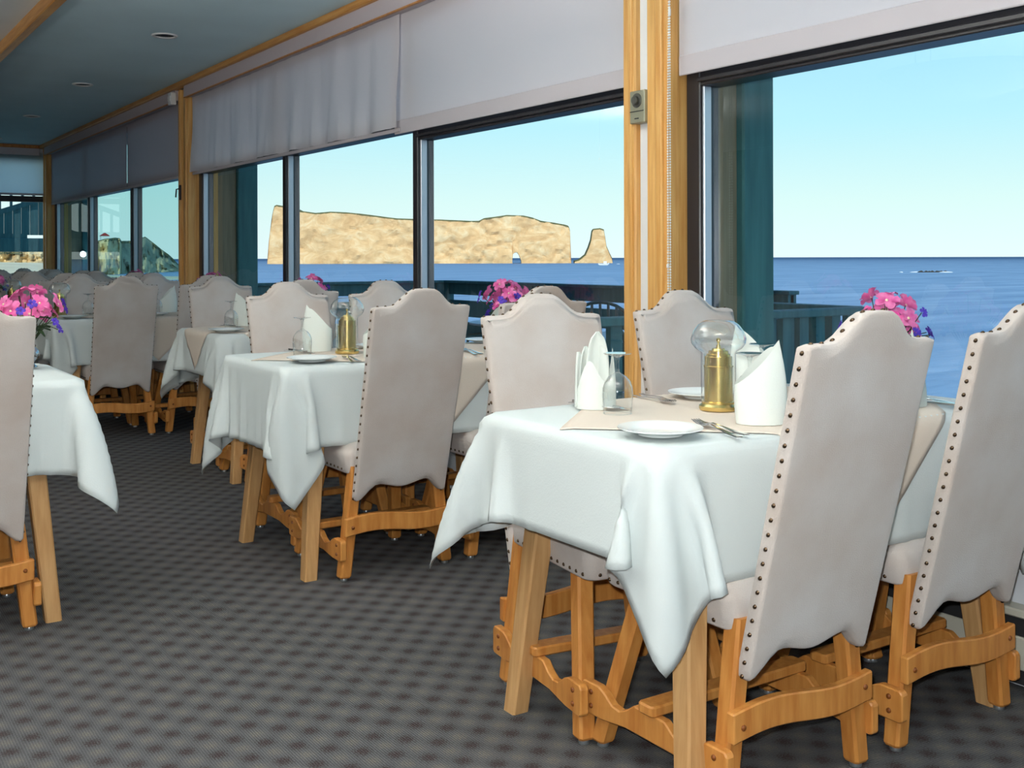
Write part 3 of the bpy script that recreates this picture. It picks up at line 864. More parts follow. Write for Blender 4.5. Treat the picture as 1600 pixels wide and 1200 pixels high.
HL, HW = 0.61, 0.335
HLS, HWS = 0.44, 0.345
SIMS = {}
for key, hl, hw, ox, oy, sd, sway, fla in (('a', HL, HW, 0.23, 0.27, 4, (-1.2, 1.4), 3.2), ('b', HL, HW, 0.29, 0.27, 21, (-1.0, 0.6), 1.3), ('small', HLS, HWS, 0.21, 0.27, 5, (-0.8, 1.0), 2.6)):
    P_, xs_, ys_ = drape(hl, hw, ox, oy, sd, sway=sway, flare=fla)
    SIMS[key] = (cloth_mesh('tablecloth', P_, M['cloth']), topper_mesh(P_, xs_, ys_, *((0.60, 0.60, -0.03) if key == 'small' else (0.63, 0.60, 0.03))))

TABLE = Kind(make_table(HL, HW)); TABLE_S = Kind(make_table(HLS, HWS))


def put_mesh(name, me, loc, rz, label, cat, group):
    o = bpy.data.objects.new(name, me); COL.objects.link(o)
    o.location = loc; o.rotation_euler = (0, 0, rz)
    md = o.modifiers.new('thickness', 'SOLIDIFY'); md.thickness = 0.0012; md.offset = -1
    return tag(o, label, cat, group)


# ---------------------------------------------------------------- table ware


def make_plate():
    t = thing('bread_plate', 'plate', 'plate', 'white bread plates')
    MB().lathe([(0.048, 0.0), (0.05, 0.003), (0.056, 0.005), (0.082, 0.012), (0.0905, 0.0145), (0.0905, 0.0165), (0.082, 0.0150), (0.058, 0.0085), (0.054, 0.0065), (0.0005, 0.006)], 48, cap0=True, cap1=True).build('dish', M['china'], t, smooth=40)
    return t


def make_glass():
    t = thing('wine_goblet', 'goblet', 'glass', 'upturned wine goblets')
    MB().lathe([(0.0335, 0.0), (0.0355, 0.02), (0.0375, 0.045), (0.0365, 0.062), (0.031, 0.078), (0.021, 0.09), (0.010, 0.096), (0.0055, 0.100)], 32, cap0=False, cap1=False).build('bowl', M['goblet'], t, smooth=True)
    MB().lathe([(0.0345, 0.0), (0.0345, 0.0022), (0.0325, 0.0022), (0.0325, 0.0)], 32, cap0=False, cap1=False).build('rim', M['goblet'], t, smooth=True)
    MB().lathe([(0.0055, 0.098), (0.0042, 0.110), (0.0042, 0.126), (0.007, 0.136)], 16, cap0=True, cap1=True).build('stem', M['goblet'], t, smooth=True)
    MB().lathe([(0.006, 0.135), (0.014, 0.139), (0.033, 0.1435), (0.034, 0.1455), (0.014, 0.1450), (0.0005, 0.1450)], 32, cap0=False, cap1=True).build('foot', M['goblet'], t, smooth=50)
    return t


def make_candle():
    t = thing('table_lamp', 'lamp', 'lamp', 'brass oil lamps on the tables')
    MB().lathe([(0.046, 0.0), (0.0475, 0.004), (0.0475, 0.010), (0.043, 0.014), (0.041, 0.016), (0.041, 0.020), (0.037, 0.022)], 36).build('base', M['brass'], t, smooth=35)
    MB().lathe([(0.0345, 0.020), (0.0345, 0.104), (0.0362, 0.105), (0.0362, 0.108), (0.0335, 0.109), (0.0335, 0.130), (0.030, 0.131)], 36, cap0=True).build('body', M['brass'], t, smooth=35)
    MB().lathe([(0.030, 0.129), (0.029, 0.136), (0.025, 0.137), (0.024, 0.144), (0.017, 0.145), (0.015, 0.150), (0.006, 0.151), (0.005, 0.158), (0.003, 0.159), (0.003, 0.166), (0.0052, 0.168), (0.0052, 0.173), (0.001, 0.176)], 24).build('burner', M['brass'], t, smooth=25)
    MB().lathe([(0.0425, 0.020), (0.0425, 0.137), (0.045, 0.143), (0.058, 0.151), (0.066, 0.163), (0.0675, 0.174), (0.062, 0.192), (0.050, 0.208), (0.038, 0.2165), (0.029, 0.219)], 40, cap0=False, cap1=False).build('globe', M['globe'], t, smooth=True)
    return t


def make_napkin(kind):
    t = thing('folded_napkin', 'napkin', 'napkin', 'standing folded napkins')
    n = 40; m_ = 12
    def shell(r0, hfun, squash, sc, lean=0.0, close=0.62, phase=0.0, span=2 * PI, bulge=0.04, pinch=0.0):
        vs = []; fs = []
        for i in range(n + 1):
            a = phase + span * i / n
            H = hfun(a)
            for j in range(m_ + 1):
                z = H * j / m_
                k = z / 0.185
                r = r0 * (1 - close * k ** 1.7) * (1 + bulge * math.sin(PI * min(1, k)))
                vs.append((sc * r * math.cos(a) + lean * k * k, sc * r * squash * (1 - pinch * min(1, k) ** 1.5) * math.sin(a), z))
        for i in range(n):
            for j in range(m_):
                q = i * (m_ + 1) + j
                fs.append((q, q + m_ + 1, q + m_ + 2, q + 1))
        return vs, fs
    if kind == 'mitre':
        pk = lambda a: 0.088 + 0.100 * (0.5 + 0.5 * math.cos(a))
        v, f = shell(0.055, pk, 0.72, 1.0, 0.0, 0.22, bulge=0.14, pinch=0.86)
        MB().add(v, f).build('outer_fold', M['napkin'], t, smooth=True)
        pk2 = lambda a: 0.080 + 0.092 * (0.5 + 0.5 * math.cos(a - 0.7)) ** 1.3
        v, f = shell(0.050, pk2, 0.66, 1.0, 0.0, 0.30, bulge=0.12, pinch=0.8)
        MB().add(v, f).build('inner_fold', M['napkin'], t, smooth=True)
    else:
        pk = lambda a: 0.06 + 0.07 * abs(math.cos(a * 1.5)) ** 2.5 + 0.02 * math.cos(a)
        v, f = shell(0.050, pk, 0.85, 1.0, 0.0, 0.25)
        MB().add(v, f).build('outer_fold', M['napkin'], t, smooth=True)
        for (ph, h0, dx, dy, w) in ((0.2, 0.185, 0.006, 0.004, 0.032), (0.5, 0.148, -0.022, 0.010, 0.022), (0.9, 0.135, -0.040, 0.000, 0.016), (2.2, 0.150, 0.020, 0.016, 0.024)):
            # rounded upright lobe, thin and curved
            P0 = []; 
            nn, mm = 10, 12
            vs = []; fs = []
            for i in range(nn + 1):
                a = (i / nn - 0.5) * 2
                for j in range(mm + 1):
                    k = j / mm
                    ww = w * math.sqrt(max(0.0, 1 - (max(0, k - 0.45) / 0.55) ** 2.4)) * (0.9 + 0.1 * (1 - k)) if k < 1 else w * 0.08
                    x = a * ww; y = 0.012 * (1 - a * a) * (1 - 0.4 * k)
                    vs.append((dx + x * math.cos(ph) - y * math.sin(ph), dy + x * math.sin(ph) + y * math.cos(ph), 0.004 + h0 * k))
            for i in range(nn):
                for j in range(mm):
                    q = i * (mm + 1) + j
                    fs.append((q, q + mm + 1, q + mm + 2, q + 1))
            o = MB().add(vs, fs).build('lobe', M['napkin'], t, smooth=True)
            md = o.modifiers.new('thickness', 'SOLIDIFY'); md.thickness = 0.004; md.offset = 0
    return t


def make_fork():
    b = MB()
    # handle along +y, tines at the far end
    L_ = [(-0.095, 0.0075, 0.002), (-0.06, 0.0062, 0.002), (-0.01, 0.0036, 0.006), (0.03, 0.0034, 0.009), (0.045, 0.0085, 0.006), (0.055, 0.011, 0.005)]
    b.loft([[(-w, y, z), (w, y, z), (w * 0.8, y, z + 0.0022), (-w * 0.8, y, z + 0.0022)] for y, w, z in L_])
    for k in range(4):
        x = (k - 1.5) * 0.0060
        b.loft([[(x - w, y, z), (x + w, y, z), (x + w, y, z + 0.0018), (x - w, y, z + 0.0018)] for y, w, z in ((0.054, 0.0021, 0.005), (0.075, 0.0018, 0.005), (0.097, 0.0009, 0.009))])
    o = b.build('dinner_fork', M['steel'], smooth=40); tag(o, 'fork', 'fork', 'forks at the place settings')
    return o


def make_spoon():
    b = MB()
    L_ = [(-0.09, 0.0072, 0.002), (-0.05, 0.006, 0.002), (0.0, 0.0036, 0.006), (0.035, 0.0034, 0.008)]
    b.loft([[(-w, y, z), (w, y, z), (w * 0.8, y, z + 0.0022), (-w * 0.8, y, z + 0.0022)] for y, w, z in L_])
    n = 20; rings = []
    for q, dz in ((1.0, 0.0075), (0.85, 0.0035), (0.5, 0.001), (0.08, 0.0)):
        rings.append([(0.019 * q * math.cos(2 * PI * k / n), 0.065 + 0.031 * q * math.sin(2 * PI * k / n), 0.0015 + dz) for k in range(n)])
    inner = [[(p[0] * 0.94, 0.065 + (p[1] - 0.065) * 0.95, p[2] + 0.0012) for p in r_] for r_ in rings]
    b.loft(rings[::-1] + inner)
    o = b.build('soup_spoon', M['steel'], smooth=50); tag(o, 'spoon', 'spoon', 'spoons at the place settings')
    return o


def make_knife():
    b = MB()
    L_ = [(-0.105, 0.007, 0.001, 0.006), (-0.02, 0.006, 0.001, 0.006), (0.0, 0.004, 0.0015, 0.004), (0.01, 0.009, 0.001, 0.0025), (0.07, 0.0095, 0.001, 0.0025), (0.105, 0.003, 0.001, 0.002)]
    b.loft([[(-w, y, z), (w, y, z), (w, y, z + h_), (-w, y, z + h_)] for y, w, z, h_ in L_])
    o = b.build('table_knife', M['steel'], bevel=0.0006, smooth=40); tag(o, 'knife', 'knife', 'knives at the place settings')
    return o


PLATE = Kind(make_plate()); GLASS = Kind(make_glass()); LAMP = Kind(make_candle())
NAPA = Kind(make_napkin('mitre')); NAPB = Kind(make_napkin('fan'))
FORK = Kind(make_fork()); SPOON = Kind(make_spoon()); KNIFE = Kind(make_knife())
TZ = 0.7558


def petal_flower(b, c, axis, r, n=5, rnd=random):
    z = Vector(axis).normalized(); x = z.orthogonal().normalized(); y = z.cross(x)
    ph = rnd.random() * 6.28
    for k in range(n):
        a = ph + 2 * PI * k / n + rnd.uniform(-.15, .15)
        d = x * math.cos(a) + y * math.sin(a); s = z.cross(d)
        rr = r * rnd.uniform(0.85, 1.1)
        pts = []
        for u, w, h in ((0.12, 0.10, 0.0), (0.45, 0.34, 0.22), (0.8, 0.42, 0.28), (1.05, 0.22, 0.16)):
            for q in (-1, 0, 1):
                pts.append(tuple(Vector(c) + d * (rr * u) + s * (rr * w * q) + z * (rr * (h + (0.10 if q else 0.0) - 0.05))))
        fs = []
        for i in range(3):
            for q in range(2):
                fs.append((i * 3 + q, i * 3 + q + 1, i * 3 + q + 4, i * 3 + q + 3))
        b.add(pts, fs)


def make_bouquet(seed, spread=1.0):
    rn = random.Random(seed)
    t = thing('flower_bouquet', 'flowers', 'flowers', 'bouquets on the tables')
    heads = []
    for k in range(13):
        a = 2 * PI * k / 13 + rn.uniform(-.25, .25); rad = rn.uniform(0.035, 0.095) * spread; h = 0.245 + rn.uniform(-0.06, 0.03) - rad * 0.35
        heads.append((Vector((rad * math.cos(a), rad * math.sin(a), h)), 'petal', rn.uniform(0.030, 0.038)))
    heads.append((Vector((0.005, 0, 0.262)), 'petal', 0.036)); heads.append((Vector((-0.03, 0.02, 0.25)), 'petal', 0.034))
    for k in range(12):
        a = 2 * PI * k / 12 + rn.uniform(-.3, .3); rad = rn.uniform(0.095, 0.125) * spread; h = 0.195 + rn.uniform(-0.065, 0.03)
        heads.append((Vector((rad * math.cos(a), rad * math.sin(a), h)), 'purple', 0.016))
    st = MB()
    for c, m, r in heads:
        b = MB(); ax = Vector((c.x * 8, c.y * 8, 0.35))
        petal_flower(b, c, ax, r, 5, rn)
        if m == 'petal': petal_flower(b, c + ax.normalized() * 0.004, ax, r * 0.7, 5, rn)
        fo = b.build('blossom', M[m], t, smooth=True, recalc=False)
        if m == 'petal': MB().ball(c + ax.normalized() * 0.004, 0.005, 6, 4).build('blossom_eye', M['throat'], fo, smooth=True)
        st.tube([(c.x * 0.1, c.y * 0.1, 0.085), (c.x * 0.5, c.y * 0.5, 0.15), tuple(c - ax.normalized() * 0.004)], 0.0014, 5)
    st.build('stems', M['stem'], t, smooth=True)['kind'] = 'stuff'
    for k in range(12):
        a = 2 * PI * k / 12 + rn.uniform(-.2, .2); L_ = rn.uniform(0.05, 0.075)
        d = Vector((math.cos(a), math.sin(a), rn.uniform(-0.1, 0.7))).normalized(); s = d.cross(Vector((0, 0, 1))).normalized()
        o0 = Vector((0.018 * math.cos(a), 0.018 * math.sin(a), rn.uniform(0.12, 0.17)))
        pts = []
        for u, w in ((0, 0.05), (0.3, 0.22), (0.65, 0.2), (1, 0.02)):
            for q in (-1, 0, 1): pts.append(tuple(o0 + d * (L_ * u) + s * (L_ * w * q) + Vector((0, 0, (0.1 if q else 0) * L_ - 0.35 * L_ * u * u))))
        fs = [(i * 3 + q, i * 3 + q + 1, i * 3 + q + 4, i * 3 + q + 3) for i in range(3) for q in range(2)]
        MB().add(pts, fs).build('leaf', M['leaf'], t, smooth=True, recalc=False)
    return t


def make_vase():
    t = thing('bud_vase', 'vase', 'vase', 'pewter bud vases')
    MB().lathe([(0.026, 0.0), (0.028, 0.003), (0.018, 0.010), (0.016, 0.016), (0.030, 0.034), (0.034, 0.046), (0.028, 0.060), (0.016, 0.072), (0.0135, 0.095), (0.017, 0.108), (0.0155, 0.108), (0.012, 0.095)], 28, cap1=False).build('body', M['pewter'], t, smooth=True)
    return t


BOUQ = [Kind(make_bouquet(3)), Kind(make_bouquet(8))]
VASE = Kind(make_vase())


def setting(kind, s_edge, face, t_c, where, plate=True, cutlery=True, nap=None, glass=True, nrot=0.0, noff=(0.03, 0.125)):
    """place setting; FACE +1: the guest looks along +s (sits on the near side), -1: the other way"""
    def loc(rx, fy): return (t_c + face * rx, s_edge + face * fy, TZ)
    rz0 = 0.0 if face > 0 else PI
    if plate: PLATE.put(loc(-0.235, 0.135), rz0, 'round white bread plate ' + where, 'white bread plates')
    if cutlery:
        FORK.put(loc(-0.108, 0.095), rz0 - 0.28, 'outer steel fork resting tines up ' + where, 'forks at the place settings')
        FORK.put(loc(-0.085, 0.110), rz0 - 0.16, 'inner steel fork ' + where, 'forks at the place settings')
        KNIFE.put(loc(0.095, 0.12), rz0 + 0.08, 'steel table knife ' + where, 'knives at the place settings')
        SPOON.put(loc(0.125, 0.125), rz0 + 0.06, 'steel soup spoon ' + where, 'spoons at the place settings')
    if nap is not None:
        nap.put(loc(*noff), rz0 + nrot, ('standing pointed white napkin ' if nap is NAPA else 'white napkin folded into upright lobes ') + where, 'standing folded napkins')
    if glass: GLASS.put(loc(0.145, 0.245), random.uniform(0, 6), 'clear upturned wine goblet ' + where, 'upturned wine goblets')


# name, centre t, centre s, small?, cloth sim, cloth rotation, chair t positions, near chair s offset
TABS = [
    ('first window table', 2.02, 1.945, 0, 'a', 0, ((1.77, 1.765, 0.13), (2.315, 2.34, 0.08)), -0.155, 0.245),
    ('second window table', 2.03, 3.90, 0, 'b', 0, ((1.82, 1.85, 0.0), (2.34, 2.34, 0.0)), -0.20, 0.30),
    ('small third window table', 2.21, 5.66, 1, 'small', 0, ((2.12, 2.14, 0.0),), -0.20, 0.31),
    ('fourth window table', 1.97, 7.50, 0, 'a', 0, ((1.735, 1.735, 0), (2.25, 2.25, 0)), -0.20, 0.30),
    ('fifth window table', 1.99, 9.30, 0, 'b', 0, ((1.74, 1.74, 0), (2.25, 2.25, 0)), -0.20, 0.30),
    ('sixth window table', 1.99, 11.10, 0, 'a', 0, ((1.74, 1.74, 0), (2.25, 2.25, 0)), -0.20, 0.30),
    ('seventh window table', 1.99, 12.85, 0, 'b', 0, ((1.74, 1.74, 0), (2.25, 2.25, 0)), -0.20, 0.30),
    ('aisle table', 0.175, 3.95, 0, 'a', PI, ((0.405, 0.405, 0), (-0.10, -0.10, 0)), -0.17, 0.30),
]
ends = ('at the aisle end of the ', 'at the window end of the ')
for ti, (nm, tc_, sc_, small, sim, crz, cts, near, far) in enumerate(TABS):
    hl, hw = (HLS, HWS) if small else (HL, HW)
    (TABLE_S if small else TABLE).put((tc_, sc_, 0), 0, 'beech table with splayed legs under the white cloth, ' + nm, 'beech dining tables')
    put_mesh('tablecloth', SIMS[sim][0], (tc_, sc_, 0), crz, 'white tablecloth with hanging corners on the ' + nm, 'tablecloth', 'white tablecloths')
    if ti < 7: put_mesh('overlay_cloth', SIMS[sim][1], (tc_, sc_, 0), crz, 'beige diamond overlay cloth on the ' + nm, 'overlay', 'beige overlay cloths')
    for ci, (ct, cf, ctw) in enumerate(cts):
        if ti == 7 and ci == 1: continue
        e_ = 'at the ' if small else ends[ci]
        if ti == 7: e_ = 'beside the pink bouquet of the '
        CHAIR.put((ct, sc_ + near, 0), 0, 'studded chair, back to the camera, ' + e_ + nm, 'high-back dining chairs')
        if ti < 7: CHAIR.put((cf, sc_ + far, 0), PI - ctw, 'taupe chair facing the camera, ' + e_ + nm, 'high-back dining chairs')

# settings of the first table
E = 1.61; F = 2.28
setting(0, E, 1, 1.77, 'before the near aisle chair of the first window table', nap=NAPA, nrot=-0.55, noff=(0.055, 0.125))
setting(0, E, 1, 2.33, 'before the near window chair of the first window table', nap=NAPA, nrot=0.5)
setting(0, F, -1, 1.80, 'before the far aisle chair of the first window table', nap=NAPB, nrot=PI - 0.5, noff=(0.125, 0.135))
setting(0, F, -1, 2.29, 'before the far window chair of the first window table', nap=NAPA, nrot=-0.6, noff=(0.06, 0.125))
LAMP.put((1.90, 1.945, TZ + 0.001), 0, 'brass oil lamp with glass globe in the middle of the first window table', 'brass oil lamps on the tables')
# second table
E = 3.57; F = 4.23
setting(0, E, 1, 1.82, 'before the near aisle chair of the second window table', nap=NAPA, nrot=-0.2)
setting(0, E, 1, 2.34, 'before the near window chair of the second window table', nap=NAPA, nrot=0.4)
setting(0, F, -1, 1.81, 'before the far aisle chair of the second window table', nap=NAPA, nrot=-0.5)
setting(0, F, -1, 2.34, 'before the far window chair of the second window table', nap=NAPA, nrot=PI, cutlery=False)
LAMP.put((1.83, 3.93, TZ + 0.001), 0, 'brass oil lamp with glass globe on the second window table', 'brass oil lamps on the tables')
# third
setting(0, 5.32, 1, 2.10, 'before the near chair of the small third window table', nap=NAPA, nrot=0.2)
setting(0, 6.0, -1, 2.14, 'before the far chair of the small third window table', nap=NAPA, nrot=-0.5)
LAMP.put((2.28, 5.70, TZ + 0.001), 0, 'brass oil lamp on the small third window table', 'brass oil lamps on the tables')
# fourth
setting(0, 7.17, 1, 1.735, 'before the near aisle chair of the fourth window table', nap=NAPA, nrot=0.1, cutlery=False)
setting(0, 7.17, 1, 2.25, 'before the near window chair of the fourth window table', nap=NAPA, nrot=0.3, cutlery=False)
setting(0, 7.83, -1, 1.80, 'before the far aisle chair of the fourth window table', nap=NAPB, nrot=PI, cutlery=True)
setting(0, 7.83, -1, 2.25, 'before the far window chair of the fourth window table', nap=NAPA, nrot=PI, cutlery=False)
LAMP.put((1.47, 7.55, TZ + 0.001), 0, 'brass oil lamp with glass globe on the fourth window table', 'brass oil lamps on the tables')
# fifth
LAMP.put((1.42, 9.05, TZ + 0.001), 0, 'brass oil lamp on the fifth window table', 'brass oil lamps on the tables')
setting(0, 9.63, -1, 1.74, 'before the far aisle chair of the fifth window table', nap=NAPA, nrot=PI, cutlery=False, plate=False)
# aisle table
setting(0, 3.62, 1, 0.415, 'behind the studded chair at the aisle table', nap=NAPA, nrot=0.1, cutlery=False, glass=False)
for i, (x, y, lb, k) in enumerate(((0.69, 4.05, 'on the aisle table', 0), (2.56, 1.96, 'behind the big studded chair of the first window table', 1), (2.58, 3.92, 'on the second window table', 0),
                                   (2.47, 5.76, 'on the small third window table', 1), (2.47, 7.52, 'on the fourth window table', 0), (2.40, 9.30, 'on the fifth window table', 1), (1.36, 9.55, 'at the aisle end of the fifth window table', 0))):
    VASE.put((x, y, TZ + 0.001), 0, 'pewter bud vase with flowers ' + lb, 'pewter bud vases')
    BOUQ[k].put((x, y, TZ + 0.001), i * 1.3, 'pink and violet flower bouquet ' + lb, 'bouquets on the tables')

# ---------------------------------------------------------------- outside: fins, deck, railings, patio furniture
DZ = -0.15
for k, (a, b) in enumerate(PIL):
    lb = ['dark teal timber post outside the window behind the camera', 'tall dark teal timber post outside, beside the widest pane of sea', 'dark teal timber post outside, beside the big ochre rock', 'dark teal timber post outside by the room corner, with a flash glare'][k]
    t = thing('porch_post', lb, 'post', 'porch posts outside the glass')
    c = (a + b) / 2
    MB().box(2.86, 3.035, c - 0.055, c + 0.055, DZ, 2.66).build('tan_board', M['tan'], t, bevel=0.006)
    MB().box(3.035, 3.205, c - 0.085, c + 0.085, DZ, 2.66).build('post', M['teal'], t, bevel=0.008)
S(MB().box(2.86, 6.6, 4.25, 11.2, DZ - 0.1, DZ).build('floor_deck', M['tealdeck']))
S(MB().box(2.86, 3.3, -2.0, 4.25, DZ - 0.1, DZ).build('floor_ledge', M['tealdeck']))


def railing(p0, p1, label, gap=0.14, top=0.83, z0=DZ):
    t = thing('deck_railing', label, 'railing', 'railings of the deck')
    a = Vector(p0); b = Vector(p1); L_ = (b - a).length; d = (b - a) / L_; nrm = Vector((-d.y, d.x))

    def bar(s0, s1, z_0, z_1, w):
        P = [a + d * s0 + nrm * w, a + d * s1 + nrm * w, a + d * s1 - nrm * w, a + d * s0 - nrm * w]
        return MB().add([(p.x, p.y, z_0) for p in P] + [(p.x, p.y, z_1) for p in P], [(0, 3, 2, 1), (4, 5, 6, 7), (0, 1, 5, 4), (1, 2, 6, 5), (2, 3, 7, 6), (3, 0, 4, 7)])
    bar(0, L_, top - 0.045, top, 0.05).build('top_rail', M['teal'], t, bevel=0.006)
    bar(0, L_, z0 + 0.08, z0 + 0.15, 0.02).build('bottom_rail', M['teal'], t, bevel=0.004)
    n = int(L_ / gap)
    for i in range(n + 1):
        s0 = (L_ - 0.045) * i / max(1, n)
        bar(s0, s0 + 0.075 if i not in (0, n) else s0 + 0.045, z0, top - 0.045, 0.02 if i not in (0, n) else 0.045).build('baluster' if i not in (0, n) else 'newel_post', M['teal'], t)
    return t


railing((3.3, 4.3), (5.42, 4.3), 'dark teal baluster railing that runs out from the building')
railing((5.42, 4.35), (5.42, 5.75), 'dark teal baluster railing along the outer edge of the landing', 0.16)


def board_rail(p0, p1, label):
    t = thing('deck_railing', label, 'railing', 'railings of the deck')
    a = Vector(p0); b = Vector(p1); L_ = (b - a).length; d = (b - a) / L_; nrm = Vector((-d.y, d.x))

    def bar(s0, s1, z_0, z_1, w):
        P = [a + d * s0 + nrm * w, a + d * s1 + nrm * w, a + d * s1 - nrm * w, a + d * s0 - nrm * w]
        return MB().add([(p.x, p.y, z_0) for p in P] + [(p.x, p.y, z_1) for p in P], [(0, 3, 2, 1), (4, 5, 6, 7), (0, 1, 5, 4), (1, 2, 6, 5), (2, 3, 7, 6), (3, 0, 4, 7)])
    for z_0, z_1 in ((0.71, 0.84), (0.46, 0.645), (0.22, 0.40), (-0.06, 0.16)):
        bar(0, L_, z_0, z_1, 0.02).build('board', M['teal'], t, bevel=0.004)
    bar(-0.02, L_ + 0.02, 0.84, 0.87, 0.06).build('cap_rail', M['teal'], t, bevel=0.004)
    n = max(1, int(L_ / 1.4))
    for i in range(n + 1):
        s0 = (L_ - 0.09) * i / n
        bar(s0, s0 + 0.09, DZ, 0.84, 0.045).build('post', M['teal'], t)


board_rail((6.45, 5.8), (6.45, 11.1), 'dark teal deck railing of broad horizontal boards facing the sea')
board_rail((6.40, 11.12), (3.5, 11.12), 'dark teal board railing closing the far end of the deck')


def make_patio_chair():
    t = thing('patio_chair', 'patio chair', 'chair', 'patio chairs on the deck')
    MB().box(-0.22, 0.22, -0.22, 0.22, 0.40, 0.43).build('seat', M['patio'], t, bevel=0.008)
    pts = [(-0.23, -0.22, 0.42), (-0.24, -0.27, 0.70)] + [(-0.24 * math.cos(PI * k / 10), -0.29 - 0.03 * math.sin(PI * k / 10), 0.74 + 0.16 * math.sin(PI * k / 10)) for k in range(11)] + [(0.24, -0.27, 0.70), (0.23, -0.22, 0.42)]
    MB().tube(pts, 0.014, 8).build('back_frame', M['patio'], t, smooth=True)
    for x in (-0.14, -0.07, 0.0, 0.07, 0.14):
        h = 0.76 + 0.13 * math.sqrt(max(0, 1 - (x / 0.24) ** 2))
        MB().tube([(x, -0.215, 0.42), (x, -0.28, 0.72), (x, -0.30, h)], 0.012, 6).build('back_slat', M['patio'], t, smooth=True)
    for sx in (-1, 1):
        for sy in (-1, 1): MB().tube([(sx * 0.2, sy * 0.2, 0.41), (sx * 0.23, sy * 0.24, 0.0)], 0.014, 6).build('leg', M['patio'], t, smooth=True)
        MB().tube([(sx * 0.235, -0.26, 0.63), (sx * 0.27, 0.0, 0.64), (sx * 0.26, 0.18, 0.62), (sx * 0.225, 0.21, 0.42)], 0.013, 6).build('arm', M['patio'], t, smooth=True)
    return t


def make_patio_table():
    t = thing('patio_table', 'patio table', 'table', 'patio tables on the deck')
    MB().lathe([(0.40, 0.70), (0.42, 0.705), (0.42, 0.72), (0.40, 0.725)], 28).build('top', M['patiotop'], t, smooth=40)
    MB().tube([(0, 0, 0.70), (0, 0, 0.05)], 0.03, 10).build('pedestal', M['patio'], t, smooth=True)
    MB().lathe([(0.26, 0.0), (0.26, 0.02), (0.05, 0.06)], 20).build('foot', M['patio'], t, smooth=40)
    return t


PC = Kind(make_patio_chair()); PT = Kind(make_patio_table())
for x, y, rz, lb in ((4.75, 7.75, 0.5, 'curved back patio chair seen past the studded back of the second window table'), (5.05, 7.3, -2.2, 'slatted patio chair leaning beside the pink flowers outside'), (5.6, 7.05, 2.6, 'patio chair on the deck near the board railing'),
                     (4.4, 5.75, -0.6, 'patio chair outside behind the dial pillar')):
    PC.put((x, y, DZ), rz, lb, 'patio chairs on the deck')
PT.put((5.3, 7.9, DZ), 0, 'round pale patio table among the patio chairs', 'patio tables on the deck')
PT.put((4.9, 6.1, DZ), 0, 'round pale patio table outside close to the pillar', 'patio tables on the deck')

# mirrored flash glare on the last porch post, put in as a glowing ball
lm = thing('flash_glare', 'small glaring lamp on the teal post by the room corner', 'lamp')
M['lamp'] = new_mat('lamp_glow')[0]  # emission stands in for the mirrored flash
bs = M['lamp'].node_tree.nodes['Principled BSDF']; bs.inputs['Emission Color'].default_value = (1, 0.96, 1, 1); bs.inputs['Emission Strength'].default_value = 12.0
MB().box(3.00, 3.06, 14.17, 14.21, 1.16, 1.24).build('case', M['black'], lm, bevel=0.004)  # added backing of the glare ball
MB().ball((3.03, 14.15, 1.19), 0.036, 12, 8).build('bulb', M['lamp'], lm, smooth=True)  # glowing ball for the glare, no real bulb

# outside stair of the neighbouring wing, seen through the end window
st = thing('outside_stair', 'dark boarded outside stair with balusters beyond the end window', 'stair')
y0 = 18.0
def stair_top(x): return 1.867 + (x - 2.66) * 0.36
x = 0.4
while x < 3.75:
    MB().box(x, x + 0.117, y0, y0 + 0.03, 1.50, max(1.56, stair_top(x))).build('board', M['teal'], st, bevel=0.004); x += 0.122
x = 0.4
while x < 3.75:
    MB().box(x, x + 0.035, y0, y0 + 0.04, stair_top(x), stair_top(x) + 0.5).build('baluster', M['teal'], st); x += 0.16
MB().prism([(0.35, stair_top(0.35) + 0.5), (3.8, stair_top(3.8) + 0.5), (3.8, stair_top(3.8) + 0.57), (0.35, stair_top(0.35) + 0.57)], lambda p: (p[0], y0 - 0.03, p[1]), lambda p: (p[0], y0 + 0.08, p[1])).build('hand_rail', M['teal'], st)
MB().prism([(0.35, stair_top(0.35) - 0.06), (3.8, stair_top(3.8) - 0.06), (3.8, stair_top(3.8) + 0.02), (0.35, stair_top(0.35) + 0.02)], lambda p: (p[0], y0 - 0.02, p[1]), lambda p: (p[0], y0 + 0.06, p[1])).build('stringer', M['teal'], st)
MB().box(0.3, 3.85, y0 - 0.04, y0 + 1.2, 1.25, 1.452).build('landing_beam', M['teal'], st, bevel=0.01)
MB().box(0.3, 3.04, y0 - 0.01, y0 + 0.06, 1.44, 1.52).build('kick_board', M['teal'], st)
for xx in (0.5, 3.6): MB().box(xx, xx + 0.14, y0 + 0.2, y0 + 0.34, -1.2, 1.25).build('post', M['teal'], st, bevel=0.008)

# ---------------------------------------------------------------- land and sea
SEA = EYE - 10.0
S(MB().box(-120, 5.9, -60, 17.0, -3.0, -0.4).build('ground', M['sand']))
S(MB().box(-120, 5.5, 17.0, 40.0, -9.5, -1.2).build('ground_shore', M['sand']))
sea = MB().add([(-60000, -60000, SEA), (60000, -60000, SEA), (60000, 60000, SEA), (-60000, 60000, SEA)], [(0, 1, 2, 3)]).build('sea', M['sea']); S(sea)


def lerp(tab, x):
    if x <= tab[0][0]: return tab[0][1]
    for (a, b), (c, d) in zip(tab, tab[1:]):
        if x <= c: return b + (d - b) * (x - a) / (c - a) if c > a else d
    return tab[-1][1]


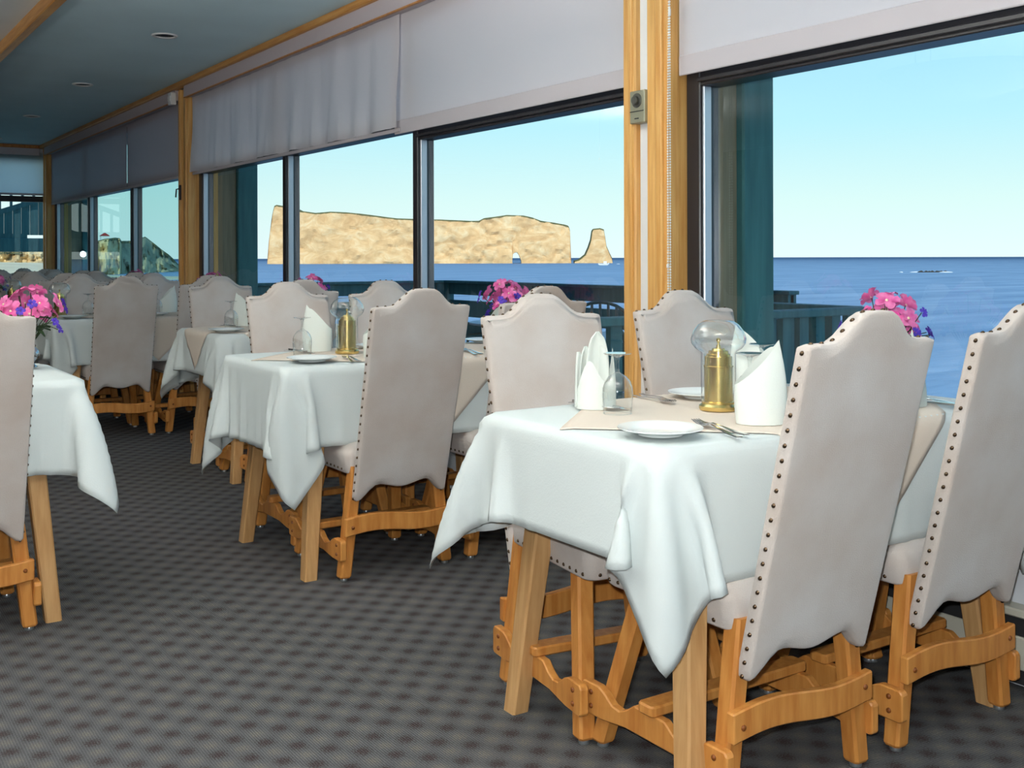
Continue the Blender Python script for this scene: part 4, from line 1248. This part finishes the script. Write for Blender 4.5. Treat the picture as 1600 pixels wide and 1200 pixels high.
def rock(name, label, cat, dist, prof, thick, holes=(), step=1.6, nv=16, amp=6.0, seed=0, m='rock'):
    """sea rock: columns along its length, a rough front and back, grass on the crown; its waterline at sea level"""
    t = thing(name, label, cat)
    sc = dist / 1700.0
    R0 = Vector(polar(800, dist)); R0.z = SEA
    rt = Vector((math.cos(YAW), -math.sin(YAW), 0)); dp_ = Vector((math.sin(YAW), math.cos(YAW), 0))
    xs = []; x = prof[0][0]
    while x < prof[-1][0]: xs.append(x); x += step
    xs.append(prof[-1][0])
    cuts = sorted({c for h in holes for c in (h[0][0], h[-1][0])})
    segs = []; prev = xs[0]
    for c in cuts + [xs[-1]]:
        segs.append([prev] + [q for q in xs if prev + 0.3 < q < c - 0.3] + [c]); prev = c
    b = MB(); cap = MB()
    base = 404 + 1700 * 10.0 / dist

    def pt(px, hgt, back):
        X = (px - 800) * sc
        n = noise.fractal(Vector((X * 0.018, hgt * 0.022, seed)), 1.0, 2.0, 6) * amp * 1.3 + noise.fractal(Vector((X * 0.07, hgt * 0.09, seed + 3)), 1.0, 2.0, 4) * amp * 0.5
        batter = hgt * 0.10
        if back: return R0 + rt * X + dp_ * (thick - n * 0.5 - batter) + Vector((0, 0, hgt))
        return R0 + rt * X + dp_ * (n + batter) + Vector((0, 0, hgt))
    for sg in segs:
        mid = (sg[0] + sg[-1]) / 2
        hole = next((h for h in holes if h[0][0] <= mid <= h[-1][0]), None)
        rings = []
        for px in sg:
            hi = (base - lerp(prof, px)) * sc
            lo = (base - lerp(hole, px)) * sc if hole else -1.5
            hi = max(hi, lo + 0.5)
            ring = [tuple(pt(px, lo + (hi - lo) * j / nv, False)) for j in range(nv + 1)] + [tuple(pt(px, lo + (hi - lo) * j / nv, True)) for j in range(nv, -1, -1)]
            rings.append(ring)
        b.loft(rings)
        if not hole or True:
            g = []
            for px in sg:
                hi = (base - lerp(prof, px)) * sc
                f = pt(px, hi, False); k = pt(px, hi, True)
                w = Vector((0, 0, sc * 0.9))
                g.append([tuple(f - w * 1.6 - dp_ * 0.8), tuple(f + w * 0.5), tuple(k + w * 0.5), tuple(k - w)])
            cap.loft(g)
    b.build('rock_face', M[m], t, smooth=35)
    cap.build('grass_crown', M['grass_top'], t, smooth=35)
    return t


ROCKP = [(417.5, 409), (418.5, 392), (420, 360), (423, 340), (427, 322), (430, 320), (436, 321), (450, 323), (462, 329), (478, 331), (492, 333), (515, 331), (540, 332), (560, 334), (590, 338), (620, 342), (650, 343), (690, 344), (735, 346), (748, 346), (756, 342), (772, 340), (792, 337), (818, 338), (832, 341), (845, 346), (865, 349), (882, 352), (889, 354), (891, 360), (892, 375), (891.5, 392), (892.5, 409)]
rock('sea_rock', 'huge ochre flat-topped sea rock pierced by a small arch', 'rock', 2000.0, ROCKP, 110.0, holes=[[(800.5, 409), (801.5, 398), (804, 395.5), (808, 395), (811, 399), (814.5, 409)]], seed=1)
rock('sea_stack', 'narrow ochre sea stack standing apart from the big rock', 'rock', 1990.0, [(898, 409), (905, 407), (915, 399), (920, 388), (924, 376), (926, 362), (928, 359), (938, 358), (944, 360), (946, 372), (948, 386), (953, 398), (956, 404), (957, 409)], 40.0, step=1.0, amp=3.0, seed=7)

# headland and shore cliffs to the far side
cl = thing('coast_cliff', 'tan coastal cliffs with a grey headland sloping into the sea', 'cliff')
CL = [(-120, 392, 640), (-20, 392, 650), (30, 393, 650), (80, 392, 655), (110, 384, 670), (150, 377, 690), (163, 374, 700), (172, 373, 700), (180, 371.5, 705), (187, 372.5, 715), (190, 377, 750), (212, 376.5, 780), (222, 372, 790), (227, 370, 795), (236, 377, 810), (246, 385, 820), (256, 393, 830), (264, 399, 840), (271, 406, 850), (276, 412, 860), (279, 415.5, 865)]


def cl_at(px): return lerp([(a, b) for a, b, c in CL], px), lerp([(a, c) for a, b, c in CL], px)


for nm, a, b, m in (('shore_face', -120, 190, 'cliff'), ('headland_face', 190, 279, 'cliffgrey')):
    bm_ = MB(); rings = []
    n = int((b - a) / 1.5)
    for i in range(n + 1):
        px = a + (b - a) * i / n
        ty, d = cl_at(px)
        hi = EYE + (404 - ty) / 1700 * d; lo = SEA - 2
        ring = []
        for j in range(13):
            k = j / 12
            w = noise.fractal(Vector((px * 0.075, k * 3.2, 3.0)), 1.0, 2.0, 5) * 13 * (1 - 0.3 * k)
            if m == 'cliffgrey': w += -20 * (1 - k)
            else: w += -9 * (1 - k)
            ring.append(polar(px, d + w, lo + (hi - lo) * k))
        ring.append(polar(px, d + 60, hi + 0.5)); ring.append(polar(px, d + 60, lo))
        rings.append(ring)
    bm_.loft(rings).build(nm, M[m], cl, smooth=40)
    g = MB(); rings = []
    for i in range(n + 1):
        px = a + (b - a) * i / n
        ty, d = cl_at(px); hi = EYE + (404 - ty) / 1700 * d
        w0 = noise.fractal(Vector((px * 0.075, 3.2, 3.0)), 1.0, 2.0, 5) * 13 * 0.7
        th_ = 1.2 + 0.8 * noise.noise(Vector((px * 0.3, 0, 0)))
        rings.append([polar(px, d + w0 - 1.2, hi - th_), polar(px, d + w0 + 1, hi + 0.5), polar(px, d + 61, hi + 1), polar(px, d + 61, hi - 1)])
    g.loft(rings).build('grass_crown', M['grass_top'], cl, smooth=40)

# beaches
def strip(name, pts_near, pts_far, m):
    n = len(pts_near); vs = [polar(*p) for p in pts_near] + [polar(*p) for p in pts_far]
    vs += [(x_, y_, z_ - 2.0) for x_, y_, z_ in vs]
    fs = []
    for i in range(n - 1):
        fs.append((i, i + 1, n + i + 1, n + i)); fs.append((2 * n + i, 2 * n + n + i, 2 * n + n + i + 1, 2 * n + i + 1))
        fs.append((i, 2 * n + i, 2 * n + i + 1, i + 1)); fs.append((n + i, n + i + 1, 3 * n + i + 1, 3 * n + i))
    return MB().add(vs, fs).build(name, m)


S(strip('beach', [(-140, 330, -4.2), (0, 330, -4.2), (70, 360, -5.2), (120, 480, -8.5), (200, 480, -8.8), (300, 500, SEA - 0.2)],
        [(-140, 498, -0.2), (0, 500, -0.2), (66, 508, -0.6), (110, 590, -6.5), (200, 610, -8.3), (300, 600, SEA + 0.25)], M['sand']))

# boats, houses, reef
bt = thing('motor_boat', 'small white boat on the water in front of the sea stack', 'boat')
c = Vector(polar(943, 1450)); rt = Vector((math.cos(YAW), -math.sin(YAW), 0)); dp_ = Vector((math.sin(YAW), math.cos(YAW), 0))
hull = []
for u, w, z0, z1 in ((-7.2, 0.4, 1.2, 2.6), (-5, 1.6, -0.3, 2.4), (0, 2.2, -0.5, 2.2), (5, 2.0, -0.4, 2.3), (7.5, 0.3, 1.5, 3.6)):
    p = c + rt * u; p.z = SEA
    hull.append([tuple(p - dp_ * w + Vector((0, 0, z1))), tuple(p - dp_ * w * 0.6 + Vector((0, 0, z0))), tuple(p + dp_ * w * 0.6 + Vector((0, 0, z0))), tuple(p + dp_ * w + Vector((0, 0, z1)))])
MB().loft(hull).build('hull', M['boat'], bt)
cab = []
for u, w in ((0.0, 1.4), (4.2, 1.2)):
    p = c + rt * u; p.z = SEA
    cab.append([tuple(p - dp_ * w + Vector((0, 0, 2.2))), tuple(p - dp_ * w * 0.9 + Vector((0, 0, 5.2))), tuple(p + dp_ * w * 0.9 + Vector((0, 0, 5.2))), tuple(p + dp_ * w + Vector((0, 0, 2.2)))])
MB().loft(cab).build('cabin', M['boat'], bt)
wk = MB()
for px, w, d in ((966, 3.2, 1700), (1408, 1.0, 700), (1434, 6.2, 705), (1478, 5.2, 700)):
    c2 = Vector(polar(px, d)); n = 10
    wk.loft([[tuple(c2 + rt * (w * q * math.cos(2 * PI * k / n)) + dp_ * (3 * q * math.sin(2 * PI * k / n)) + Vector((0, 0, SEA + z_ - c2.z))) for k in range(n)] for q, z_ in ((1, -0.2), (0.7, 0.35), (0.2, 0.55))])
tag(wk.build('sea_foam', M['foam'], smooth=True), 'white surf breaking around the low reef and behind the boat', 'surf', kind='stuff')
rf = MB()
rn = random.Random(2)
for k in range(9):
    c2 = Vector(polar(1436 + k * 5.2 + rn.uniform(-2, 2), 703)); c2.z = SEA
    rf.lathe([(2.0 + rn.random(), -0.3), (1.3, 0.5), (0.3, 0.9 + rn.random() * 0.4)], 7, tuple(c2))
tag(rf.build('reef', M['darkrock'], smooth=40), 'low dark reef with white surf out on the open sea', 'reef')
for px, d, zz, w, lb in ((250, 860, 1.6, 6.5, 'white moored boat below the grey headland, upper one'), (257, 840, -1.2, 8.0, 'white moored boat below the grey headland, lower one')):
    bt2 = thing('moored_boat', lb, 'boat', 'white boats below the headland')
    c2 = Vector(polar(px, d)); hull = []
    for u, ww, z0, z1 in ((-w / 2, 0.3, 1.0, 2.4), (-w * 0.3, 1.3, 0, 2.2), (w * 0.3, 1.4, 0, 2.2), (w / 2, 0.3, 1.1, 2.9)):
        p = c2 + rt * u; p.z = SEA
        hull.append([tuple(p - dp_ * ww + Vector((0, 0, z1))), tuple(p - dp_ * ww * 0.6 + Vector((0, 0, z0 - 0.3))), tuple(p + dp_ * ww * 0.6 + Vector((0, 0, z0 - 0.3))), tuple(p + dp_ * ww + Vector((0, 0, z1)))])
    MB().loft(hull).build('hull', M['boat'], bt2)
    p = c2 + rt * (w * 0.1); p.z = SEA
    MB().box(p.x - 1.0, p.x + 1.0, p.y - 1.0, p.y + 1.0, SEA + 2.0, SEA + 4.0).build('cabin', M['boat'], bt2)
hs = thing('clifftop_house', 'tiny white house with a red roof on the tan cliff', 'house')
c2 = Vector(polar(163.5, 725)); zt = EYE + (404 - 374) / 1700 * 725
MB().box(c2.x - 2.6, c2.x + 2.6, c2.y - 2, c2.y + 2, zt - 0.5, zt + 2.6).build('walls', M['boat'], hs)
MB().prism([(-3.0, zt + 2.6), (3.0, zt + 2.6), (0, zt + 4.6)], lambda p: (c2.x + p[0], c2.y - 2.3, p[1]), lambda p: (c2.x + p[0], c2.y + 2.3, p[1])).build('roof', mat('red_roof', lin(170, 60, 60), 0.8), hs)
